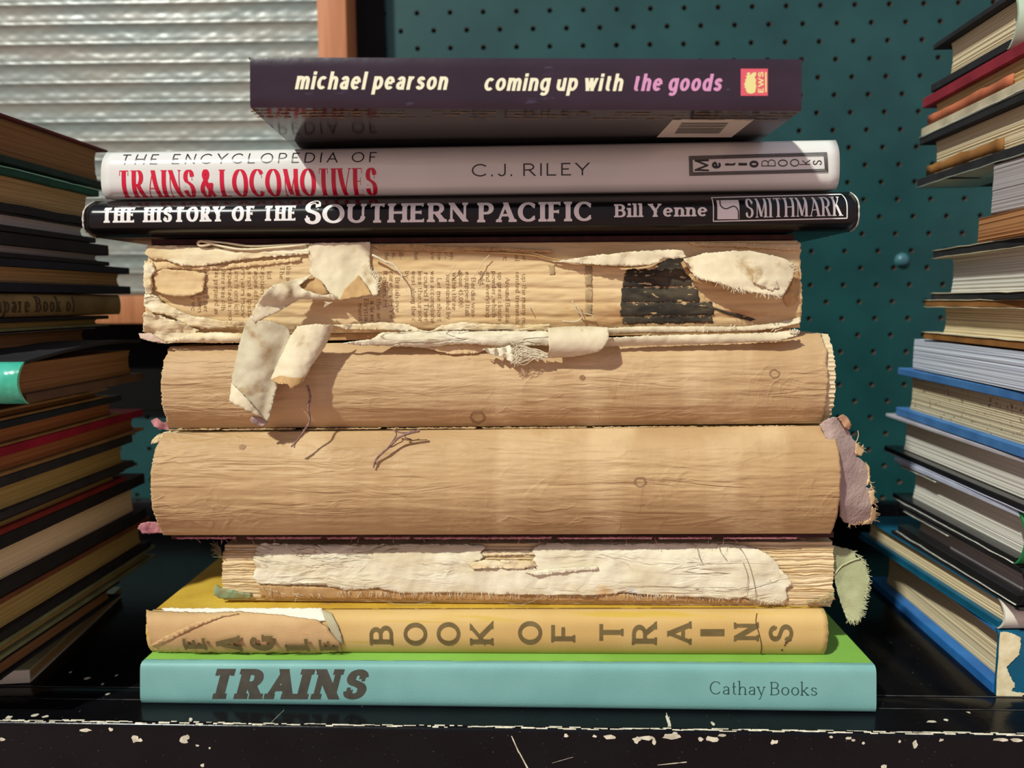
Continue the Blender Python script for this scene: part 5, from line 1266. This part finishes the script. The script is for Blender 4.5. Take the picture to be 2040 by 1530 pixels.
# worn patches on the teal spine of the big blue book
mb = MB()
rnd = random.Random(3)
def onspine(x, z, lift=.0003): return Vector((x, -.0004 - lift, z))
def blob(poly, mb, T, lift):
    b_ = []
    for i in range(len(poly)):
        x0, z0 = poly[i]; x1, z1 = poly[(i + 1) % len(poly)]
        for k in range(8):
            t = k / 8
            b_.append((x0 + (x1 - x0) * t + .0005 * fr(i + t * 3, 1.7, lift * 1e4), z0 + (z1 - z0) * t + .0005 * fr(i + t * 3, 8.7, 2)))
    nb = len(b_)
    r = delaunay_2d_cdt([Vector(p) for p in b_], [(i, (i + 1) % nb) for i in range(nb)], [], 1, 1e-7)
    v = [onspine(p.x, p.y, lift) for p in r[0]] + [onspine(p.x, p.y, lift - .0003) for p in r[0]]
    k = len(r[0]); f = [tuple(q) for q in r[2]] + [tuple(i + k for i in reversed(q)) for q in r[2]]
    mb.add(v, f)
blob([(.0, .0), (.003, .0), (.010, .002), (.012, .004), (.006, .005), (.0075, .008), (.0055, .011), (.0035, .016), (.006, .019), (.0085, .022), (.0085, TN * .93), (.004, TN * .99), (0, TN)], mb, TN, .0006)
mb.obj('torn_patch', mat('cream_torn_spine', (226, 214, 178), (206, 188, 146), (300, 300, 300), rough=.8), bN, local=True, label='cream torn patch on the spine')

# ------------------------------------------------------------------ the shelf
z0 = 0.0
sh_ = empty('shelf', (0, .10, 0), 'black painted shelf with a chipped front edge carrying the three stacks', 'shelf')
PE = [PZ(0, 1437, 0), PZ(2040, 1465, 0)]
def edgeY(x): return PE[0].y + (PE[1].y - PE[0].y) * (x - PE[0].x) / (PE[1].x - PE[0].x)
G1 = [PZ(0, 1368, 0), PZ(2040, 1390, 0)]; G2 = [PZ(0, 1392, 0), PZ(2040, 1416, 0)]
def gY(g, x): return g[0].y + (g[1].y - g[0].y) * (x - g[0].x) / (g[1].x - g[0].x)
XA, XB = -.62, .62
mb = MB()
c = []
for z in (-.020, 0):
    c += [(XA, gY(G1, XA) + .0003, z), (XB, gY(G1, XB) + .0003, z), (XB, .292, z), (XA, .292, z)]
mb.hexa(c, .0005); mb.obj('shelf_board', BLACKPAINT, sh_, auto=40)
mb = MB(); c = []
for z in (-.020, 0):
    c += [(XA, gY(G2, XA) + .0002, z), (XB, gY(G2, XB) + .0002, z), (XB, gY(G1, XB) - .0003, z), (XA, gY(G1, XA) - .0003, z)]
mb.hexa(c, .0005); mb.obj('edge_strip', BLACKPAINT, sh_, auto=40)
# front rail with a rounded nose
mb = MB(); rows = []
R_ = .0022
for k in range(13):
    a = math.radians(90 * k / 12)
    rows.append([(x, edgeY(x) + R_ - R_ * math.sin(a) if True else 0, -R_ + R_ * math.cos(a)) for x in [XA + (XB - XA) * i / 40 for i in range(41)]])
xs_ = [XA + (XB - XA) * i / 40 for i in range(41)]
rows = [[(x, gY(G2, x) - .0002, -.006) for x in xs_], [(x, gY(G2, x) - .0002, 0) for x in xs_]] + rows + [[(x, edgeY(x), -.05) for x in xs_]]
mb.grid(rows); mb.f = [f[::-1] for f in mb.f]
mb.obj('front_rail', BLACKPAINT, sh_, auto=50)
# worn-through paint along the nose, chips and scratches
mb = MB(); rnd = random.Random(12)
def chip(cx, cz, rx, rz, on_top=False, n=9, ang=0.0):
    v = []
    s_ = rnd.random() * 50
    for k in range(n):
        a = 2 * math.pi * k / n
        r = 1 + .75 * nz(k * 1.3, s_)
        dx, dz = rx * r * math.cos(a), rz * r * math.sin(a)
        dx, dz = dx * math.cos(ang) - dz * math.sin(ang), dx * math.sin(ang) + dz * math.cos(ang)
        if on_top: v.append(Vector((cx + dx, cz + dz, .00012)))
        else: v.append(Vector((cx + dx, edgeY(cx) - .00012, cz + dz)))
    MB().add(v, [tuple(range(n))]).obj('paint_chip', CHIP, sh_)
def fx(px, py): q = P(px, py, edgeY(0) ); return q.x, q.z
for i in range(150):       # a broken line just on the arris
    px = i * 13.7 + rnd.uniform(-5, 5)
    x = PZ(px, 1437 + 28 * px / 2040, 0).x
    a = math.radians(rnd.uniform(12, 40)); ln = rnd.uniform(.0007, .0026) * (1.4 if px > 1000 or px < 250 else .9)
    w = math.radians(rnd.uniform(5, 15))
    r2 = R_ + .00006
    mb.grid([[(x + ln * s, edgeY(x) + R_ - r2 * math.sin(b), -R_ + r2 * math.cos(b)) for s in (-1, -.3, .4, 1)] for b in (a - w * .6, a + w * .6)])
mb.obj('worn_paint', CHIP, sh_, label='pale worn paint along the nose')
mb = MB()
for px, py, rx, rz in ((270, 1472, 8, 8), (280, 1474, 5, 4), (366, 1474, 9, 7), (372, 1468, 6, 5), (393, 1485, 3, 2), (418, 1490, 2, 2), (403, 1524, 4, 4), (170, 1455, 14, 4), (222, 1453, 6, 4),
                       (1215, 1468, 12, 5), (1268, 1474, 9, 8), (1290, 1470, 14, 5), (1303, 1478, 4, 8), (1335, 1468, 18, 6), (1344, 1462, 6, 5), (1396, 1472, 5, 4), (1418, 1473, 12, 6), (1437, 1465, 8, 3), (1542, 1478, 7, 5), (1128, 1466, 5, 4), (1185, 1466, 4, 3),
                       (1700, 1474, 4, 3), (1720, 1480, 3, 3), (1823, 1483, 5, 9), (1792, 1477, 3, 3), (1875, 1474, 4, 3), (1995, 1473, 14, 4), (2025, 1474, 12, 4), (1760, 1527, 6, 4), (5, 1473, 6, 5), (1690, 1470, 6, 3), (1655, 1468, 4, 3)):
    x, z = fx(px, py); chip(x, z, rx * .0002, rz * .0002)
for px, py, rx, ry, an in ((205, 1363, 3, 2, 0), (215, 1383, 5, 2, .2), (174, 1352, 7, 3, .3), (70, 1425, 7, 3, .5), (90, 1428, 6, 2, .4), (380, 1434, 4, 4, .5), (17, 1430, 6, 3, .2), (1332, 1436, 3, 14, 0), (1420, 1442, 3, 3, 0), (1855, 1438, 10, 2, .1), (1885, 1435, 5, 2, 0), (1930, 1420, 4, 2, .5), (140, 1340, 3, 2, 0), (232, 1346, 3, 2, 0)):
    q = PZ(px, py, 0); chip(q.x, q.y, rx * .0002, ry * .00045, True, 9, an)
def scratch(a, b, w, top=False):
    pa, pb = (PZ(*a, 0), PZ(*b, 0)) if top else (P(*a, edgeY(0) - .0001), P(*b, edgeY(0) - .0001))
    d = (pb - pa); n_ = Vector((-d.z, 0, d.x)).normalized() * w if not top else Vector((-d.y, d.x, 0)).normalized() * w
    o_ = Vector((0, 0, .0001)) if top else Vector((0, -.00004, 0))
    MB().grid([[pa + d * (i / 8) + n_ * (s * (.4 + .8 * abs(nz(i * .9, a[0])))) + o_ for i in range(9)] for s in (-1, 1)]).obj('scratch', CHIP, sh_)
scratch((1019, 1466), (1034, 1500), .00045); scratch((1034, 1498), (1052, 1532), .00055)
scratch((1310, 1524), (1368, 1518), .0003); scratch((1100, 1520), (1142, 1508), .00012); scratch((1333, 1428), (1331, 1452), .0003, True); scratch((566, 1415), (540, 1440), .00012, True)
# pale worn groove lines
mb = MB()
for g, w in ((G1, .0003), (G2, .0002)):
    mb.grid([[(x, gY(g, x) + s * w + .0004, .00008) for x in xs_] for s in (-1, 1)])
mb.obj('groove_line', mat('worn_groove', (96, 94, 92), (50, 50, 54), (120, 400, 120), rough=.6), sh_)
# rail along the back
zr0 = P(1700, 1037, .262).z; zr1 = P(1700, 1003, .262).z
mb = MB(); mb.box(-.56, .56, .262, .285, zr0, zr1, .002); mb.box(-.56, .56, .270, .285, 0, zr0 + .001, 0)
mb.obj('back_rail', BLACKPAINT, sh_, auto=40)

# ------------------------------------------------------------------ pegboard
YB = .272
pg = empty('pegboard', (0, YB, zr1), 'teal painted pegboard with staggered holes behind the stacks', 'pegboard')
def board_mesh():
    o = P(1703, 9, YB)                  # centre of one hole
    p1 = P(1703 + 68.6, 9 - 1.4, YB)
    cw = .0254 * (p1.x - o.x) / .0254; ch = cw * .513
    mb = MB(); r = cw * .078
    n = 12
    zlo, zhi = zr0 - .004, .47
    j0 = int((zlo - o.z) / ch) ; j1 = int((zhi - o.z) / ch) + 1
    i0 = int((-.44 - o.x) / cw); i1 = int((.50 - o.x) / cw) + 1
    for j in range(j0, j1):
        zc_ = o.z + j * ch
        for i in range(i0, i1):
            xc = o.x + (i + (.5 if j % 2 else 0)) * cw
            k = len(mb.v)
            hw, hh = cw / 2, ch / 2
            # square rim point for each angle, and the hole's rim
            for a in range(n):
                t = 2 * math.pi * (a + .5) / n
                cx, cz = math.cos(t), math.sin(t)
                s = min(hw / abs(cx) if abs(cx) > 1e-9 else 9, hh / abs(cz) if abs(cz) > 1e-9 else 9)
                mb.v.append(Vector((xc + cx * s, YB, zc_ + cz * s)))
            for a in range(n):
                t = 2 * math.pi * (a + .5) / n; mb.v.append(Vector((xc + r * math.cos(t), YB, zc_ + r * math.sin(t))))
            for a in range(n):
                t = 2 * math.pi * (a + .5) / n; mb.v.append(Vector((xc + r * math.cos(t), YB + .0060, zc_ + r * math.sin(t))))
            corners = {}
            for sx_ in (-1, 1):
                for sz_ in (-1, 1):
                    corners[(sx_, sz_)] = len(mb.v); mb.v.append(Vector((xc + sx_ * hw, YB, zc_ + sz_ * hh)))
            for a in range(n):
                b = (a + 1) % n
                pa_, pb_ = mb.v[k + a], mb.v[k + b]
                f = [k + a, k + n + a, k + n + b, k + b]
                if abs(pa_.x - pb_.x) > 1e-7 and abs(pa_.z - pb_.z) > 1e-7:
                    sx_ = 1 if (pa_.x + pb_.x) / 2 > xc else -1; sz_ = 1 if (pa_.z + pb_.z) / 2 > zc_ else -1
                    f.append(corners[(sx_, sz_)])
                mb.f.append(tuple(f)); F_mat.append(0)
                mb.f.append((k + n + a, k + 2 * n + a, k + 2 * n + b, k + n + b)); F_mat.append(1)
    return mb
F_mat = []
mb = board_mesh()
o_ = mb.obj('board', [PEG, RAW], pg, smooth=False)
for p_, m_ in zip(o_.data.polygons, F_mat): p_.material_index = m_
q = P(1797, 519, YB)
mb = MB(); rows = []
rb = 14.5 / FPX * .575
for k in range(7):
    t = k / 6
    rows.append([(q.x + rb * (1 - t) ** .6 * math.cos(a * .3927), YB - .0035 * math.sin(t * 1.57), q.z + rb * (1 - t) ** .6 * math.sin(a * .3927)) for a in range(16)])
mb.grid(rows, True); mb.obj('bolt_head', mat('painted_bolt', (60, 104, 112), rough=.3), pg, label='domed bolt painted over')
o_ = obj('wall_back', [(-.7, YB + .02, -.1), (.7, YB + .02, -.1), (.7, YB + .02, .7), (-.7, YB + .02, .7)], [(0, 1, 2, 3)], DARK)
o_['kind'] = 'structure'; o_['label'] = 'dark wall behind the pegboard'

# ------------------------------------------------------------------ flat black board and the framed ribbed panel before it
YK = YB - .006
kr = P(769, 0, YK); kr2 = P(777, 118, YK); kb = P(260, 818, YK)
bk = empty('black_board', ((kr.x - .3) / 2, YK + .002, kb.z), 'flat black board between the ribbed panel and the pegboard', 'board')
slope = (kr2.x - kr.x) / (kr2.z - kr.z)
zt2 = .45
mb = MB(); xr_t = kr.x + slope * (zt2 - kr.z); xr_b = kr.x + slope * (kb.z - kr.z)
mb.hexa([(-.55, YK, kb.z), (kr2.x, YK, kb.z), (kr2.x, YB - .0005, kb.z), (-.55, YB - .0005, kb.z), (-.55, YK, zt2), (xr_t, YK, zt2), (xr_t, YB - .0005, zt2), (-.55, YB - .0005, zt2)], .0006)
mb.obj('panel', BLACKBOARD, bk)
YW = .236                       # front of the wooden frame
fa = P(632, 50, YW); fb = P(690, 50, YW); fc = P(250, 589, YW); fd = P(250, 645, YW)
fp = empty('framed_panel', ((fa.x - .3) / 2, YW + .010, fd.z), 'ribbed translucent plastic panel in a stained pine frame', 'panel')
mb = MB(); mb.box(fa.x, fb.x, YW, YK - .0003, fd.z, .45, .001); mb.obj('frame_stile', PINE, fp, auto=40)
mb = MB(); mb.box(-.50, fa.x - .0002, YW, YK - .0003, fd.z, fc.z, .001); mb.obj('frame_rail', PINE, fp, auto=40)
# ribbed sheet: shallow waves with fine cross dimples
pitch = abs(P(300, 82, YW + .006).z - P(300, 121.3, YW + .006).z)
zref = P(300, 82, YW + .006).z
rows = []
x0, x1 = -.44, fa.x - .0003
zs0, zs1 = fc.z + .0004, .41
nzr = int((zs1 - zs0) / pitch * 16)
nx_ = 360
for j in range(nzr + 1):
    z = zs0 + (zs1 - zs0) * j / nzr
    row = []
    for i in range(nx_ + 1):
        x = x0 + (x1 - x0) * i / nx_
        ph = (z - zref + .008 * (x + .2) * .6) / pitch
        y = YW + .0060 - .00035 * math.cos(2 * math.pi * ph) - .0007 * max(0, math.cos(2 * math.pi * ph + .9)) ** 12
        y -= .00010 * math.sin(2 * math.pi * x / (.0118)) * (.5 + .5 * math.cos(4 * math.pi * ph + 1.2)) + .0002 * nz(x * 90, z * 200)
        row.append((x, y, z))
    rows.append(row)
MB().slab(rows, lambda p: p + Vector((0, .0012, 0))).obj('ribbed_sheet', RIB, fp)
